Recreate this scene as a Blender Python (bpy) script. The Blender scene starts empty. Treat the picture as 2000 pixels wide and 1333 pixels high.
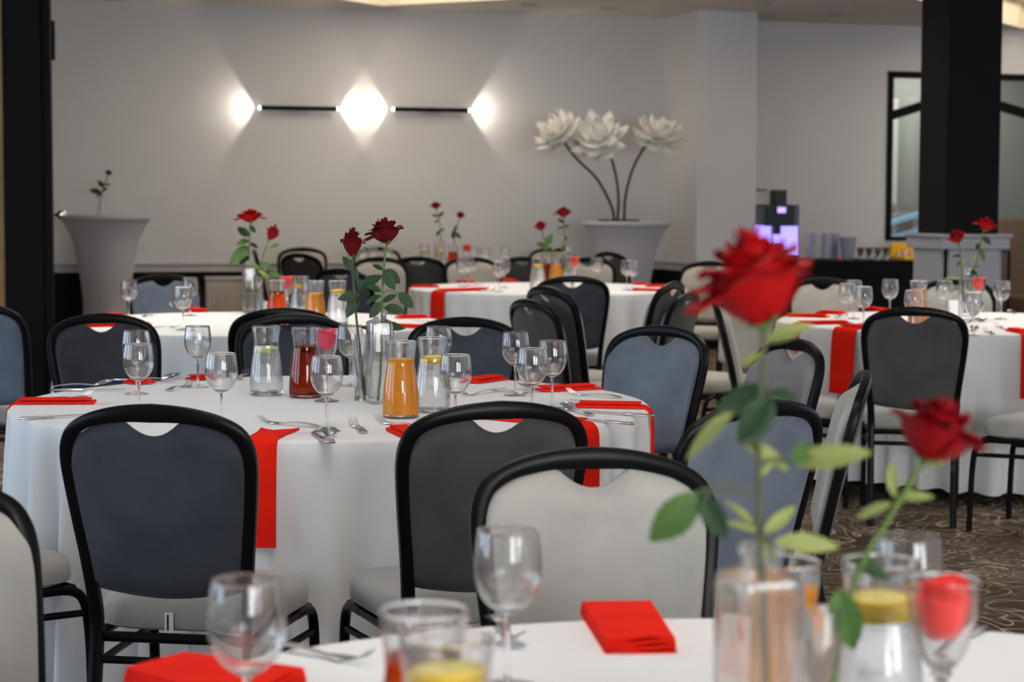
import bpy, bmesh, math, random
from mathutils import Vector, Matrix, noise
from mathutils.geometry import tessellate_polygon
random.seed(7)
S = bpy.context.scene
C = S.collection
PI = math.pi

# ------------------------------------------------------------------ camera
FPX, YH, CAMH, ROLL = 3940.0, 386.5, 1.349, 0.0043
PITCH = math.atan((666.5 - YH) / FPX)
FWD = Vector((0, math.cos(PITCH), -math.sin(PITCH)))
UP0 = Vector((0, math.sin(PITCH), math.cos(PITCH)))
RGT = (Vector((1, 0, 0)) + ROLL * UP0).normalized()
UPV = (UP0 - ROLL * Vector((1, 0, 0))).normalized()
cam_d = bpy.data.cameras.new('camera')
cam = bpy.data.objects.new('camera', cam_d)
C.objects.link(cam)
mw = Matrix((RGT, UPV, -FWD)).transposed().to_4x4()
mw.translation = (0, 0, CAMH)
cam.matrix_world = mw
cam_d.sensor_width = 36.0
cam_d.lens = FPX / 2000 * 36
cam_d.clip_start = 0.05
cam_d.clip_end = 100
cam_d.dof.use_dof = True
cam_d.dof.focus_distance = 5.0
cam_d.dof.aperture_fstop = 5.6
S.camera = cam

# ------------------------------------------------------------------ exposure, world, large lights
S.view_settings.view_transform = 'Standard'
S.view_settings.look = 'None'
S.view_settings.gamma = 1
S.view_settings.use_curve_mapping = False
S.view_settings.exposure = 0.32
wd = bpy.data.worlds.new('world'); S.world = wd
wd.use_nodes = True
wd.node_tree.nodes['Background'].inputs[0].default_value = (0.55, 0.65, 0.8, 1)
wd.node_tree.nodes['Background'].inputs[1].default_value = 0.15
S.cycles.max_bounces = 8
S.cycles.transmission_bounces = 8
S.cycles.transparent_max_bounces = 12
S.cycles.glossy_bounces = 3
S.cycles.diffuse_bounces = 3
S.cycles.use_adaptive_sampling = True
S.cycles.adaptive_threshold = 0.04
S.cycles.adaptive_min_samples = 16
S.cycles.use_light_tree = False
S.cycles.sample_clamp_indirect = 6.0

CEIL = 3.01
DAY = (0.62, 0.79, 1.0)
WARM = (1.0, 0.92, 0.83)
def area(name, loc, rot, sx, sy, power, col, spread=PI):
    l = bpy.data.lights.new(name, 'AREA'); l.shape = 'RECTANGLE'; l.size = sx; l.size_y = sy
    l.energy = power; l.color = col; l.spread = spread
    o = bpy.data.objects.new(name, l); C.objects.link(o); o.location = loc; o.rotation_euler = rot
    return o
# daylight through the windows of the left wall and of the wall behind the camera
for y in (1.2, 4.4, 7.6):
    area('window_or_fill_daylight', (-6.3, y, 1.65), (0, -PI/2, 0), 1.7, 2.3, 58, DAY)
for x in (2.2, 5.2):
    area('window_or_fill_daylight', (x, -3.3, 1.7), (PI/2, 0, 0), 2.2, 1.7, 180, (0.96, 0.98, 1.0))
# unseen daylight added at the right wall to brighten the back of the room
for y in (7.5, 11.0, 14.5):
    area('window_or_fill_daylight', (7.45, y, 1.6), (0, PI/2, 0), 1.7, 2.2, 15, (0.70, 0.84, 1.0))

# ------------------------------------------------------------------ pixel helpers (2000 x 1333 frame)
O0 = Vector((0, 0, CAMH))
def ray(px, py):
    return FWD * FPX + RGT * (px - 1000) - UPV * (py - 666.5)
def P(px, py, z):
    d = ray(px, py); t = (z - CAMH) / d.z
    return O0 + d * t
def PD(px, py, D):
    d = ray(px, py)
    return O0 + d * (D / d.y)
THW = math.atan(0.294)
CW, SW = math.cos(THW), math.sin(THW)
WY = 18.4
def W(s, n, z):
    return Vector((s * CW + n * SW, WY + s * SW - n * CW, z))
def WP(px, py, n=0.0):
    d = ray(px, py); nn = Vector((SW, -CW, 0))
    p0 = W(0, n, 0); t = (p0 - O0).dot(nn) / d.dot(nn)
    p = O0 + d * t
    q = p - p0
    return q.x * CW + q.y * SW, p.z
WROT = THW

# ------------------------------------------------------------------ materials
def lin(r, g, b):
    f = lambda c: (c/255)/12.92 if c/255 <= 0.04045 else (((c/255)+0.055)/1.055)**2.4
    return (f(r), f(g), f(b), 1)
MATS = {}
def mat(name, col, rough=0.5, metal=0.0, spec=0.5, var=0.0, vscale=8.0, bump=0.0, bscale=60.0, sheen=0.0, emit=None, estr=0.0, trans=0.0, ior=1.45, sub=0.0, coat=0.0):
    m = bpy.data.materials.new(name); m.use_nodes = True
    nt = m.node_tree; b = nt.nodes['Principled BSDF']
    b.inputs['Base Color'].default_value = col
    b.inputs['Roughness'].default_value = rough
    b.inputs['Metallic'].default_value = metal
    b.inputs['Specular IOR Level'].default_value = spec
    b.inputs['IOR'].default_value = ior
    if sheen: b.inputs['Sheen Weight'].default_value = sheen; b.inputs['Sheen Roughness'].default_value = 0.4
    if trans: b.inputs['Transmission Weight'].default_value = trans
    if coat: b.inputs['Coat Weight'].default_value = coat
    if sub:
        b.inputs['Subsurface Weight'].default_value = sub; b.inputs['Subsurface Scale'].default_value = 0.01
    if emit: b.inputs['Emission Color'].default_value = emit; b.inputs['Emission Strength'].default_value = estr
    tc = nt.nodes.new('ShaderNodeTexCoord')
    if var:
        n = nt.nodes.new('ShaderNodeTexNoise'); n.inputs['Scale'].default_value = vscale; n.inputs['Detail'].default_value = 4
        r = nt.nodes.new('ShaderNodeMapRange'); r.inputs[1].default_value = 0.3; r.inputs[2].default_value = 0.7
        r.inputs[3].default_value = 1 - var; r.inputs[4].default_value = 1 + var
        x = nt.nodes.new('ShaderNodeMix'); x.data_type = 'RGBA'; x.blend_type = 'MULTIPLY'; x.inputs[0].default_value = 1
        nt.links.new(tc.outputs['Object'], n.inputs['Vector']); nt.links.new(n.outputs[0], r.inputs[0])
        x.inputs[6].default_value = col; nt.links.new(r.outputs[0], x.inputs[7]); nt.links.new(x.outputs[2], b.inputs['Base Color'])
    if bump:
        n2 = nt.nodes.new('ShaderNodeTexNoise'); n2.inputs['Scale'].default_value = bscale; n2.inputs['Detail'].default_value = 3
        bp = nt.nodes.new('ShaderNodeBump'); bp.inputs['Strength'].default_value = bump; bp.inputs['Distance'].default_value = 0.01
        nt.links.new(tc.outputs['Object'], n2.inputs['Vector']); nt.links.new(n2.outputs[0], bp.inputs['Height']); nt.links.new(bp.outputs[0], b.inputs['Normal'])
    MATS[name] = m
    return m
def glass(name, col=(1, 1, 1, 1), ior=1.45, tr=0.12, rough=0.0):
    m = bpy.data.materials.new(name); m.use_nodes = True
    nt = m.node_tree; nt.nodes.remove(nt.nodes['Principled BSDF'])
    g = nt.nodes.new('ShaderNodeBsdfGlass'); g.inputs['Color'].default_value = col; g.inputs['IOR'].default_value = ior; g.inputs['Roughness'].default_value = rough
    t = nt.nodes.new('ShaderNodeBsdfTransparent'); t.inputs['Color'].default_value = col
    x = nt.nodes.new('ShaderNodeMixShader'); x.inputs[0].default_value = tr
    nt.links.new(g.outputs[0], x.inputs[1]); nt.links.new(t.outputs[0], x.inputs[2]); nt.links.new(x.outputs[0], nt.nodes['Material Output'].inputs['Surface'])
    MATS[name] = m
    return m
mat('wall_paint', (0.62, 0.615, 0.625, 1), 0.75, var=0.02, vscale=2)
mat('niche_paint', (0.50, 0.48, 0.465, 1), 0.75, var=0.02, vscale=2)
mat('ceiling_paint', (0.66, 0.62, 0.58, 1), 0.8, var=0.02, vscale=2)
mat('cove_paint', (0.85, 0.76, 0.60, 1), 0.7, var=0.01, vscale=2)
mat('rail_paint', (0.46, 0.45, 0.45, 1), 0.5, var=0.02)
mat('dado_black', (0.005, 0.005, 0.006, 1), 0.6, var=0.1, spec=0.12)
mat('black_paint', (0.005, 0.005, 0.006, 1), 0.6, var=0.1, spec=0.12)
mat('column_black', (0.005, 0.005, 0.006, 1), 0.6, var=0.1, spec=0.12)
mat('plinth_grey', (0.30, 0.30, 0.33, 1), 0.55, var=0.04)
mat('wood_gold', (0.42, 0.24, 0.08, 1), 0.5, var=0.15, vscale=5)
mat('cloth_white', (0.80, 0.80, 0.80, 1), 0.85, sheen=0.15, var=0.015, vscale=3, bump=0.06, bscale=260)
mat('stretch_cloth', (0.44, 0.43, 0.47, 1), 0.8, sheen=0.1, var=0.03, vscale=4)
mat('napkin_red', (0.80, 0.016, 0.006, 1), 0.85, spec=0.12, var=0.06, vscale=14, bump=0.1, bscale=150)
mat('frame_black', (0.004, 0.004, 0.005, 1), 0.32, var=0.1, vscale=20, spec=0.16)
mat('velvet_light', (0.335, 0.325, 0.30, 1), 0.85, sheen=0.25, var=0.14, vscale=7, bump=0.08, bscale=300)
mat('velvet_beige', (0.40, 0.375, 0.325, 1), 0.85, sheen=0.2, var=0.08, vscale=7, bump=0.08, bscale=300)
mat('velvet_mid', (0.125, 0.15, 0.19, 1), 0.85, sheen=0.15, var=0.32, vscale=5, bump=0.08, bscale=300)  # chair fabric tone with daylight and dimmer light put into the colour
mat('velvet_grey', (0.17, 0.168, 0.172, 1), 0.85, sheen=0.25, var=0.16, vscale=7, bump=0.08, bscale=300)
mat('velvet_dark', (0.036, 0.042, 0.056, 1), 0.85, sheen=0.12, var=0.35, vscale=5, bump=0.08, bscale=300)
mat('velvet_charcoal', (0.058, 0.056, 0.056, 1), 0.85, sheen=0.12, var=0.35, vscale=5, bump=0.08, bscale=300)
mat('steel', (0.62, 0.62, 0.64, 1), 0.16, metal=1.0, var=0.05)
mat('chrome', (0.8, 0.8, 0.8, 1), 0.08, metal=1.0, var=0.02)
glass('clear_glass')
glass('thick_glass', tr=0.2)
glass('water', ior=1.33, tr=0.45, col=(0.97, 0.985, 1, 1))
glass('tea', ior=1.33, tr=0.15, col=(0.56, 0.13, 0.008, 1))
glass('amber', ior=1.33, tr=0.2, col=(0.88, 0.27, 0.012, 1))
mat('orange_juice', (0.88, 0.34, 0.0, 1), 0.35, var=0.06, vscale=30, sub=0.15)
mat('peach_juice', (0.72, 0.33, 0.14, 1), 0.35, var=0.06, vscale=30, sub=0.15)
mat('lemon_flesh', (0.92, 0.78, 0.20, 1), 0.4, var=0.15, vscale=80, sub=0.2)
mat('lemon_rind', (0.88, 0.58, 0.01, 1), 0.45, var=0.05, vscale=60)
mat('lime_flesh', (0.62, 0.68, 0.32, 1), 0.4, var=0.15, vscale=80, sub=0.2)
mat('rose_red', (0.33, 0.001, 0.002, 1), 0.6, spec=0.15, var=0.2, vscale=25)
mat('rose_dark', (0.11, 0.002, 0.006, 1), 0.6, spec=0.15, var=0.25, vscale=25)
mat('rose_crimson', (0.22, 0.0015, 0.004, 1), 0.6, spec=0.15, var=0.2, vscale=25)
mat('rose_darkest', (0.03, 0.01, 0.012, 1), 0.6, sheen=0.1, var=0.25, vscale=25)  # nearly black rose colour of the single bloom
mat('stem_green', (0.10, 0.16, 0.03, 1), 0.5, var=0.2, vscale=30)
mat('stem_olive', (0.07, 0.08, 0.025, 1), 0.5, var=0.2, vscale=30)
mat('leaf_dark', (0.018, 0.055, 0.016, 1), 0.42, var=0.25, vscale=22, bump=0.25, bscale=90)
mat('leaf_mid', (0.055, 0.13, 0.022, 1), 0.42, var=0.25, vscale=22, bump=0.25, bscale=90)
mat('leaf_light', (0.27, 0.31, 0.085, 1), 0.45, var=0.2, vscale=22, bump=0.25, bscale=90)
mat('candle_pink', (0.80, 0.025, 0.09, 1), 0.45, var=0.1, vscale=40, sub=0.2)
mat('candle_red', (0.90, 0.03, 0.02, 1), 0.45, var=0.1, vscale=40, sub=0.2)
mat('paper_white', (0.88, 0.86, 0.82, 1), 0.75, var=0.04, vscale=10, sub=0.1)
mat('card_white', (0.82, 0.82, 0.84, 1), 0.6, var=0.02)
mat('radiator_white', (0.52, 0.49, 0.42, 1), 0.45, var=0.03)
mat('plastic_black', (0.012, 0.012, 0.014, 1), 0.3, var=0.1)
mat('machine_grey', (0.10, 0.11, 0.14, 1), 0.35, var=0.1)
mat('purple_glow', (0.3, 0.25, 0.7, 1), 0.4, emit=(0.30, 0.25, 0.95, 1), estr=1.5, var=0.02)
mat('screen_glow', (0.4, 0.35, 0.7, 1), 0.3, emit=(0.42, 0.33, 0.85, 1), estr=1.2, var=0.02)
mat('lamp_glow', (1, 0.95, 0.85, 1), 0.4, emit=(1.0, 0.90, 0.74, 1), estr=22, var=0.01)
mat('porcelain', (0.42, 0.45, 0.50, 1), 0.25, var=0.03)
mat('yellow_card', (0.85, 0.50, 0.01, 1), 0.5, var=0.05)
mat('packet_pink', (0.65, 0.35, 0.32, 1), 0.5, var=0.2, vscale=40)
mat('packet_cream', (0.7, 0.55, 0.25, 1), 0.5, var=0.2, vscale=40)
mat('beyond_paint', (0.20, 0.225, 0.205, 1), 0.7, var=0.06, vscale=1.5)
mat('beyond_light', (0.62, 0.64, 0.55, 1), 0.6, var=0.02)
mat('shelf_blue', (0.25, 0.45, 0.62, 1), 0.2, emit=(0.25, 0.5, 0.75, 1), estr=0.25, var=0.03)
mat('brown_leather', (0.12, 0.075, 0.05, 1), 0.5, var=0.1, vscale=4)
mat('tag_white', (0.7, 0.7, 0.72, 1), 0.6, var=0.05)
mat('downlight_grey', (0.45, 0.42, 0.38, 1), 0.5, var=0.02)
# carpet: brown pile with cream looping lines
def carpet():
    m = bpy.data.materials.new('carpet'); m.use_nodes = True; nt = m.node_tree; b = nt.nodes['Principled BSDF']
    b.inputs['Roughness'].default_value = 0.95; b.inputs['Specular IOR Level'].default_value = 0.1
    tc = nt.nodes.new('ShaderNodeTexCoord')
    def lines(scale, mult, width, off):
        mp = nt.nodes.new('ShaderNodeMapping'); mp.inputs['Location'].default_value = (off, off*1.7, 0)
        n = nt.nodes.new('ShaderNodeTexNoise'); n.inputs['Scale'].default_value = scale; n.inputs['Detail'].default_value = 0.6; n.inputs['Distortion'].default_value = 1.9
        nt.links.new(tc.outputs['Object'], mp.inputs[0]); nt.links.new(mp.outputs[0], n.inputs['Vector'])
        a = nt.nodes.new('ShaderNodeMath'); a.operation = 'MULTIPLY'; a.inputs[1].default_value = mult
        p = nt.nodes.new('ShaderNodeMath'); p.operation = 'PINGPONG'; p.inputs[1].default_value = 0.5
        r = nt.nodes.new('ShaderNodeMapRange'); r.inputs[1].default_value = width; r.inputs[2].default_value = width*0.45; r.inputs[3].default_value = 0; r.inputs[4].default_value = 1
        nt.links.new(n.outputs[0], a.inputs[0]); nt.links.new(a.outputs[0], p.inputs[0]); nt.links.new(p.outputs[0], r.inputs[0])
        return r.outputs[0]
    l1 = lines(1.6, 14.0, 0.11, 0.0); l2 = lines(2.3, 11.0, 0.10, 5.3)
    mx = nt.nodes.new('ShaderNodeMath'); mx.operation = 'MAXIMUM'
    nt.links.new(l1, mx.inputs[0]); nt.links.new(l2, mx.inputs[1])
    big = nt.nodes.new('ShaderNodeTexNoise'); big.inputs['Scale'].default_value = 1.4
    nt.links.new(tc.outputs['Object'], big.inputs['Vector'])
    rr = nt.nodes.new('ShaderNodeMapRange'); rr.inputs[1].default_value = 0.35; rr.inputs[2].default_value = 0.6; rr.inputs[3].default_value = 0.3; rr.inputs[4].default_value = 1
    nt.links.new(big.outputs[0], rr.inputs[0])
    mu = nt.nodes.new('ShaderNodeMath'); mu.operation = 'MULTIPLY'; nt.links.new(mx.outputs[0], mu.inputs[0]); nt.links.new(rr.outputs[0], mu.inputs[1])
    fi = nt.nodes.new('ShaderNodeTexNoise'); fi.inputs['Scale'].default_value = 220; nt.links.new(tc.outputs['Object'], fi.inputs['Vector'])
    cr = nt.nodes.new('ShaderNodeMix'); cr.data_type = 'RGBA'; cr.inputs[6].default_value = (0.060, 0.040, 0.028, 1); cr.inputs[7].default_value = (0.105, 0.075, 0.052, 1)
    nt.links.new(fi.outputs[0], cr.inputs[0])
    x = nt.nodes.new('ShaderNodeMix'); x.data_type = 'RGBA'; nt.links.new(mu.outputs[0], x.inputs[0]); nt.links.new(cr.outputs[2], x.inputs[6]); x.inputs[7].default_value = (0.46, 0.38, 0.28, 1)
    nt.links.new(x.outputs[2], b.inputs['Base Color'])
    bp = nt.nodes.new('ShaderNodeBump'); bp.inputs['Strength'].default_value = 0.4; bp.inputs['Distance'].default_value = 0.004
    nt.links.new(fi.outputs[0], bp.inputs['Height']); nt.links.new(bp.outputs[0], b.inputs['Normal'])
    MATS['carpet'] = m
carpet()

# ------------------------------------------------------------------ mesh helpers
def smooth_path(pts, n=6, closed=False):
    out = []; N = len(pts)
    rng = range(N) if closed else range(N - 1)
    for i in rng:
        p1, p2 = pts[i], pts[(i+1) % N]
        p0 = pts[i-1] if (i > 0 or closed) else p1
        p3 = pts[(i+2) % N] if (i + 2 < N or closed) else p2
        for k in range(n):
            t = k / n
            out.append(tuple(0.5*((2*b) + (-a+c)*t + (2*a-5*b+4*c-d)*t*t + (-a+3*b-3*c+d)*t**3) for a, b, c, d in zip(p0, p1, p2, p3)))
    if not closed: out.append(tuple(pts[-1]))
    return out
class MB:
    def __init__(s): s.v = []; s.f = []
    def add(s, vs, fs):
        o = len(s.v); s.v += [tuple(v) for v in vs]; s.f += [tuple(i + o for i in f) for f in fs]; return s
    def box(s, x0, x1, y0, y1, z0, z1, xf=None):
        vs = [Vector((x, y, z)) for z in (z0, z1) for y in (y0, y1) for x in (x0, x1)]
        if xf: vs = [xf(v) for v in vs]
        return s.add(vs, [(0, 2, 3, 1), (4, 5, 7, 6), (0, 1, 5, 4), (2, 6, 7, 3), (0, 4, 6, 2), (1, 3, 7, 5)])
    def bbox(s, x0, x1, y0, y1, z0, z1, b=0.005, seg=2, xf=None):
        bm = bmesh.new(); bmesh.ops.create_cube(bm, size=1)
        for v in bm.verts:
            v.co = Vector((x0 if v.co.x < 0 else x1, y0 if v.co.y < 0 else y1, z0 if v.co.z < 0 else z1))
        bmesh.ops.bevel(bm, geom=bm.edges[:], offset=b, segments=seg, affect='EDGES', profile=0.5)
        bm.verts.index_update()
        vs = [v.co.copy() for v in bm.verts]; fs = [tuple(v.index for v in f.verts) for f in bm.faces]; bm.free()
        if xf: vs = [xf(v) for v in vs]
        return s.add(vs, fs)
    def tube(s, pts, r, seg=8, cap=True, flat=1.0, closed=False):
        pts = [Vector(p) for p in pts]; n = len(pts); rs = r if isinstance(r, (list, tuple)) else [r]*n
        vs = []; prev = None
        for i, p in enumerate(pts):
            if closed: t = pts[(i+1) % n] - pts[i-1]
            else: t = pts[min(i+1, n-1)] - pts[max(i-1, 0)]
            t.normalize()
            if prev is None:
                a = Vector((0, 0, 1)) if abs(t.z) < 0.9 else Vector((1, 0, 0))
                prev = (a - t * a.dot(t)).normalized()
            else:
                prev = (prev - t * prev.dot(t)).normalized()
            q = t.cross(prev)
            for k in range(seg):
                a = 2*PI*k/seg
                vs.append(p + prev * (math.cos(a)*rs[i]) + q * (math.sin(a)*rs[i]*flat))
        fs = []
        for i in range(n if closed else n - 1):
            for k in range(seg):
                j = (i+1) % n
                fs.append((i*seg+k, i*seg+(k+1) % seg, j*seg+(k+1) % seg, j*seg+k))
        if cap and not closed:
            fs.append(tuple(range(seg-1, -1, -1))); fs.append(tuple((n-1)*seg+k for k in range(seg)))
        return s.add(vs, fs)
    def lathe(s, prof, seg=32, c=(0, 0, 0)):
        vs = []; fs = []; idx = []
        for (r, z) in prof:
            if r < 1e-6: idx.append([len(vs)]); vs.append((c[0], c[1], c[2]+z))
            else:
                idx.append(list(range(len(vs), len(vs)+seg)))
                vs += [(c[0]+r*math.cos(2*PI*k/seg), c[1]+r*math.sin(2*PI*k/seg), c[2]+z) for k in range(seg)]
        for a, b in zip(idx, idx[1:]):
            for k in range(seg):
                k2 = (k+1) % seg
                if len(a) == 1 and len(b) == 1: continue
                if len(a) == 1: fs.append((a[0], b[k2], b[k]))
                elif len(b) == 1: fs.append((a[k], a[k2], b[0]))
                else: fs.append((a[k], a[k2], b[k2], b[k]))
        return s.add(vs, fs)
    def sheet(s, g, th):
        """grid of points g[i][j] given thickness th along its normals"""
        nu, nv = len(g), len(g[0]); top = []; bot = []
        for i in range(nu):
            for j in range(nv):
                a = Vector(g[min(i+1, nu-1)][j]) - Vector(g[max(i-1, 0)][j])
                b = Vector(g[i][min(j+1, nv-1)]) - Vector(g[i][max(j-1, 0)])
                n = a.cross(b)
                n = n.normalized() if n.length > 1e-12 else Vector((0, 0, 1))
                p = Vector(g[i][j]); top.append(p + n*th/2); bot.append(p - n*th/2)
        N = nu*nv; fs = []
        for i in range(nu-1):
            for j in range(nv-1):
                q = (i*nv+j, (i+1)*nv+j, (i+1)*nv+j+1, i*nv+j+1)
                fs.append(q); fs.append(tuple(x+N for x in reversed(q)))
        per = [i*nv for i in range(nu)] + [(nu-1)*nv+j for j in range(1, nv)] + [i*nv+nv-1 for i in range(nu-2, -1, -1)] + [j for j in range(nv-2, 0, -1)]
        for a, b in zip(per, per[1:]+per[:1]): fs.append((b, a, a+N, b+N))
        return s.add(top+bot, fs)
    def mesh(s, name, m, smooth=True, angle=40):
        me = bpy.data.meshes.new(name); me.from_pydata([tuple(v) for v in s.v], [], s.f); me.validate()
        bm = bmesh.new(); bm.from_mesh(me); bmesh.ops.recalc_face_normals(bm, faces=bm.faces[:]); bm.to_mesh(me); bm.free()
        me.materials.append(MATS[m])
        if smooth:
            me.polygons.foreach_set('use_smooth', [True]*len(me.polygons)); me.set_sharp_from_angle(angle=math.radians(angle))
        me.update(); return me
    def build(s, name, m, parent=None, smooth=True, angle=40, loc=None, rz=0.0):
        return place(name, s.mesh(name, m, smooth, angle), parent, loc, rz)
def place(name, me, parent=None, loc=None, rz=0.0):
    o = bpy.data.objects.new(name, me); C.objects.link(o)
    if parent: o.parent = parent
    if loc is not None: o.location = loc
    o.rotation_euler = (0, 0, rz)
    return o
def tag(o, label, cat, group=None, kind=None):
    if label: o['label'] = label
    if cat: o['category'] = cat
    if group: o['group'] = group
    if kind: o['kind'] = kind
    return o
def thing(name, label, cat, loc=(0, 0, 0), rz=0.0, group=None):
    o = bpy.data.objects.new(name, None); C.objects.link(o); o.empty_display_size = 0.1
    o.location = loc; o.rotation_euler = (0, 0, rz)
    return tag(o, label, cat, group)
def struct(name, mb, m, smooth=False, parent=None):
    o = mb.build(name, m, parent, smooth)
    if not parent: o['kind'] = 'structure'
    return o
CACHE = {}
def cached(key, fn):
    if key not in CACHE: CACHE[key] = fn()
    return CACHE[key]
# ------------------------------------------------------------------ the room
def wx(v): return W(v.x, v.y, v.z)          # box coordinates (s, n, z) along the back wall -> world
XL, XR, YN, YF = -6.45, 7.6, -3.5, 21.5
struct('floor', MB().box(XL-.1, XR+.1, YN-.1, YF, -0.05, 0), 'carpet')
struct('wall_left', MB().box(XL-.1, XL, YN, 13.0, 0, CEIL), 'wall_paint')
struct('wall_near', MB().box(XL, XR, YN-.1, YN, 0, CEIL), 'wall_paint')
struct('wall_right', MB().box(XR, XR+.1, YN, YF, 0, CEIL), 'wall_paint')
# back wall with a wide framed window in its right half
ws0, wz1 = WP(1734, 139); _, wz0 = WP(1734, 470); ws1, _ = WP(2120, 150)
SL, SR = -5.6, 8.2
wb = MB()
for (a, b, c, d) in ((SL, ws0, 0, CEIL), (ws1, SR, 0, CEIL), (ws0, ws1, 0, wz0), (ws0, ws1, wz1, CEIL)):
    wb.box(a, b, -0.14, 0, c, d, wx)
struct('wall_back', wb, 'wall_paint')
cs0, _ = WP(1363, 200, .85); cs1, _ = WP(1478, 200, .85)
struct('wall_pillar', MB().box(cs0, cs1, 0, .85, 0, CEIL, wx), 'wall_paint')
# side of the alcove beyond the partition on the left
struct('wall_alcove', MB().box(-4.75, -4.65, 12.9, 17.05, 0, CEIL), 'wall_paint')
# room behind the framed window
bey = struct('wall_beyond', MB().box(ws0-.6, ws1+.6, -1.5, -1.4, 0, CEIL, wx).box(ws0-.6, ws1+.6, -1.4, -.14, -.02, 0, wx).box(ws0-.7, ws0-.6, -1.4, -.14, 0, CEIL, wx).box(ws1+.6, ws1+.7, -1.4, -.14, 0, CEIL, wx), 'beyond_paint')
a, zt = WP(1736, 193, -1.1); b, _ = WP(1755, 200, -1.1); _, zb = WP(1740, 398, -1.1)
struct('trim_5', MB().bbox(a, b, -1.2, -1.1, zb, zt, .006, 2, wx), 'beyond_light')
# ceiling with lit rectangular recesses
AX = Vector((0.87, -0.49, 0)).normalized(); BX = Vector((-0.49, -0.87, 0)).normalized()
rec = [(Vector((-1.14, 17.7, 0)), 3.0, 3.0), (Vector((4.93, 19.72, 0)), 2.2, 3.6), (Vector((0.2, 14.6, 0)), 2.0, 2.0), (Vector((-1.9, 11.2, 0)), 2.0, 2.2), (Vector((2.4, 11.4, 0)), 2.0, 2.2), (Vector((-0.35, 4.45, 0)), 1.8, 2.0), (Vector((-0.6, 7.0, 0)), 1.6, 1.8), (Vector((4.6, 6.6, 0)), 1.8, 2.2)]  # recess over the middle table is unseen, added to brighten it
outer = [Vector((XL, YN, CEIL)), Vector((XR, YN, CEIL)), Vector((XR, YF, CEIL)), Vector((XL, YF, CEIL))]
polys = [outer]
for c, a, b in rec:
    polys.append([Vector((q.x, q.y, CEIL)) for q in (c, c + AX*a, c + AX*a + BX*b, c + BX*b)])
flat = [v for p in polys for v in p]
struct('ceiling', MB().add(flat, [tuple(t) for t in tessellate_polygon(polys)]), 'ceiling_paint')
RH = 0.24
for i, (c, a, b) in enumerate(rec):
    q = [c, c + AX*a, c + AX*a + BX*b, c + BX*b]
    lo = [Vector((p.x, p.y, CEIL)) for p in q]; hi = [Vector((p.x, p.y, CEIL + RH)) for p in q]
    struct('trim_%d' % (10 + i), MB().add(lo + hi, [(0, 1, 5, 4), (1, 2, 6, 5), (2, 3, 7, 6), (3, 0, 4, 7), (4, 5, 6, 7)]), 'cove_paint')
    m = c + AX*a/2 + BX*b/2
    area('cove_light', (m.x, m.y, CEIL + RH - .02), (0, 0, math.atan2(AX.y, AX.x)), a*(.97 if c.y > 16 else .8), b*(.97 if c.y > 16 else .8), (44 if c.y > 7.5 else (12 if c.y > 6.8 else (46 if c.x < 3 else 18)))*a*b/5.7*(1.5 if c.x > 4.2 and c.y < 9 else 1)*(.72 if c.y > 16 else 1), (1.0, .88, .72) if c.y > 16 else ((1.0, .96, .92) if c.y < 5 else WARM), PI if c.y > 16 or c.y < 5 else 2.3)
# chair rail and black dado along the back wall and round the pillar
_, rz1 = WP(420, 513); _, rz0 = WP(420, 531)
def runs(z0, z1, t, b):
    m = MB()
    m.bbox(SL, cs0, 0, t, z0, z1, b, 2, wx); m.bbox(cs0-t, cs0, 0, .85+t, z0, z1, b, 2, wx)
    m.bbox(cs0-t, cs1+t, .85, .85+t, z0, z1, b, 2, wx); m.bbox(cs1, cs1+t, 0, .85+t, z0, z1, b, 2, wx); m.bbox(cs1+t, SR, 0, t, z0, z1, b, 2, wx)
    return m
struct('trim_1', runs(rz1-.022, rz1, .035, .006), 'rail_paint')
struct('trim_2', runs(rz0, rz1-.022, .018, .002), 'rail_paint')
struct('baseboard_back', runs(0, rz0, .014, .002), 'dado_black')
# partition end on the left: black post, open black door seen on edge, wood panelling behind
PDp = 12.4
x0 = PD(6, 300, PDp).x; x1 = PD(82, 300, PDp).x; x2 = PD(101, 300, PDp).x
struct('trim_3', MB().bbox(x0, x1, PDp, PDp+.3, 0, CEIL, .006), 'black_paint')
dsl = x2/PDp
d1 = struct('door_1', MB().bbox(x1+.004, x2-.004, PDp+.02, PDp+.85, 0, CEIL-.25, .003, 2, lambda v: Vector((v.x + dsl*(v.y-PDp), v.y, v.z))), 'black_paint')
hz = PD(102, 78, PDp).z
struct('hinge', MB().bbox(x2-.002, x2+.018, PDp+.03, PDp+.05, hz-.12, hz+.12, .003), 'black_paint', parent=d1)
kp = PD(112, 420, PDp+.1)
hd = MB().tube([(x2-.01, PDp+.1, kp.z), (x2+.03, PDp+.1, kp.z)], .010, 12).lathe([(0, -.030), (.018, -.026), (.028, -.012), (.030, 0), (.028, .012), (.018, .026), (0, .030)], 18, (x2+.035, PDp+.1, kp.z))
struct('door_knob', hd, 'chrome', smooth=True, parent=d1)
struct('wall_partition', MB().box(XL, x0, PDp+.1, PDp+.3, 0, CEIL), 'wood_gold')
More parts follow.
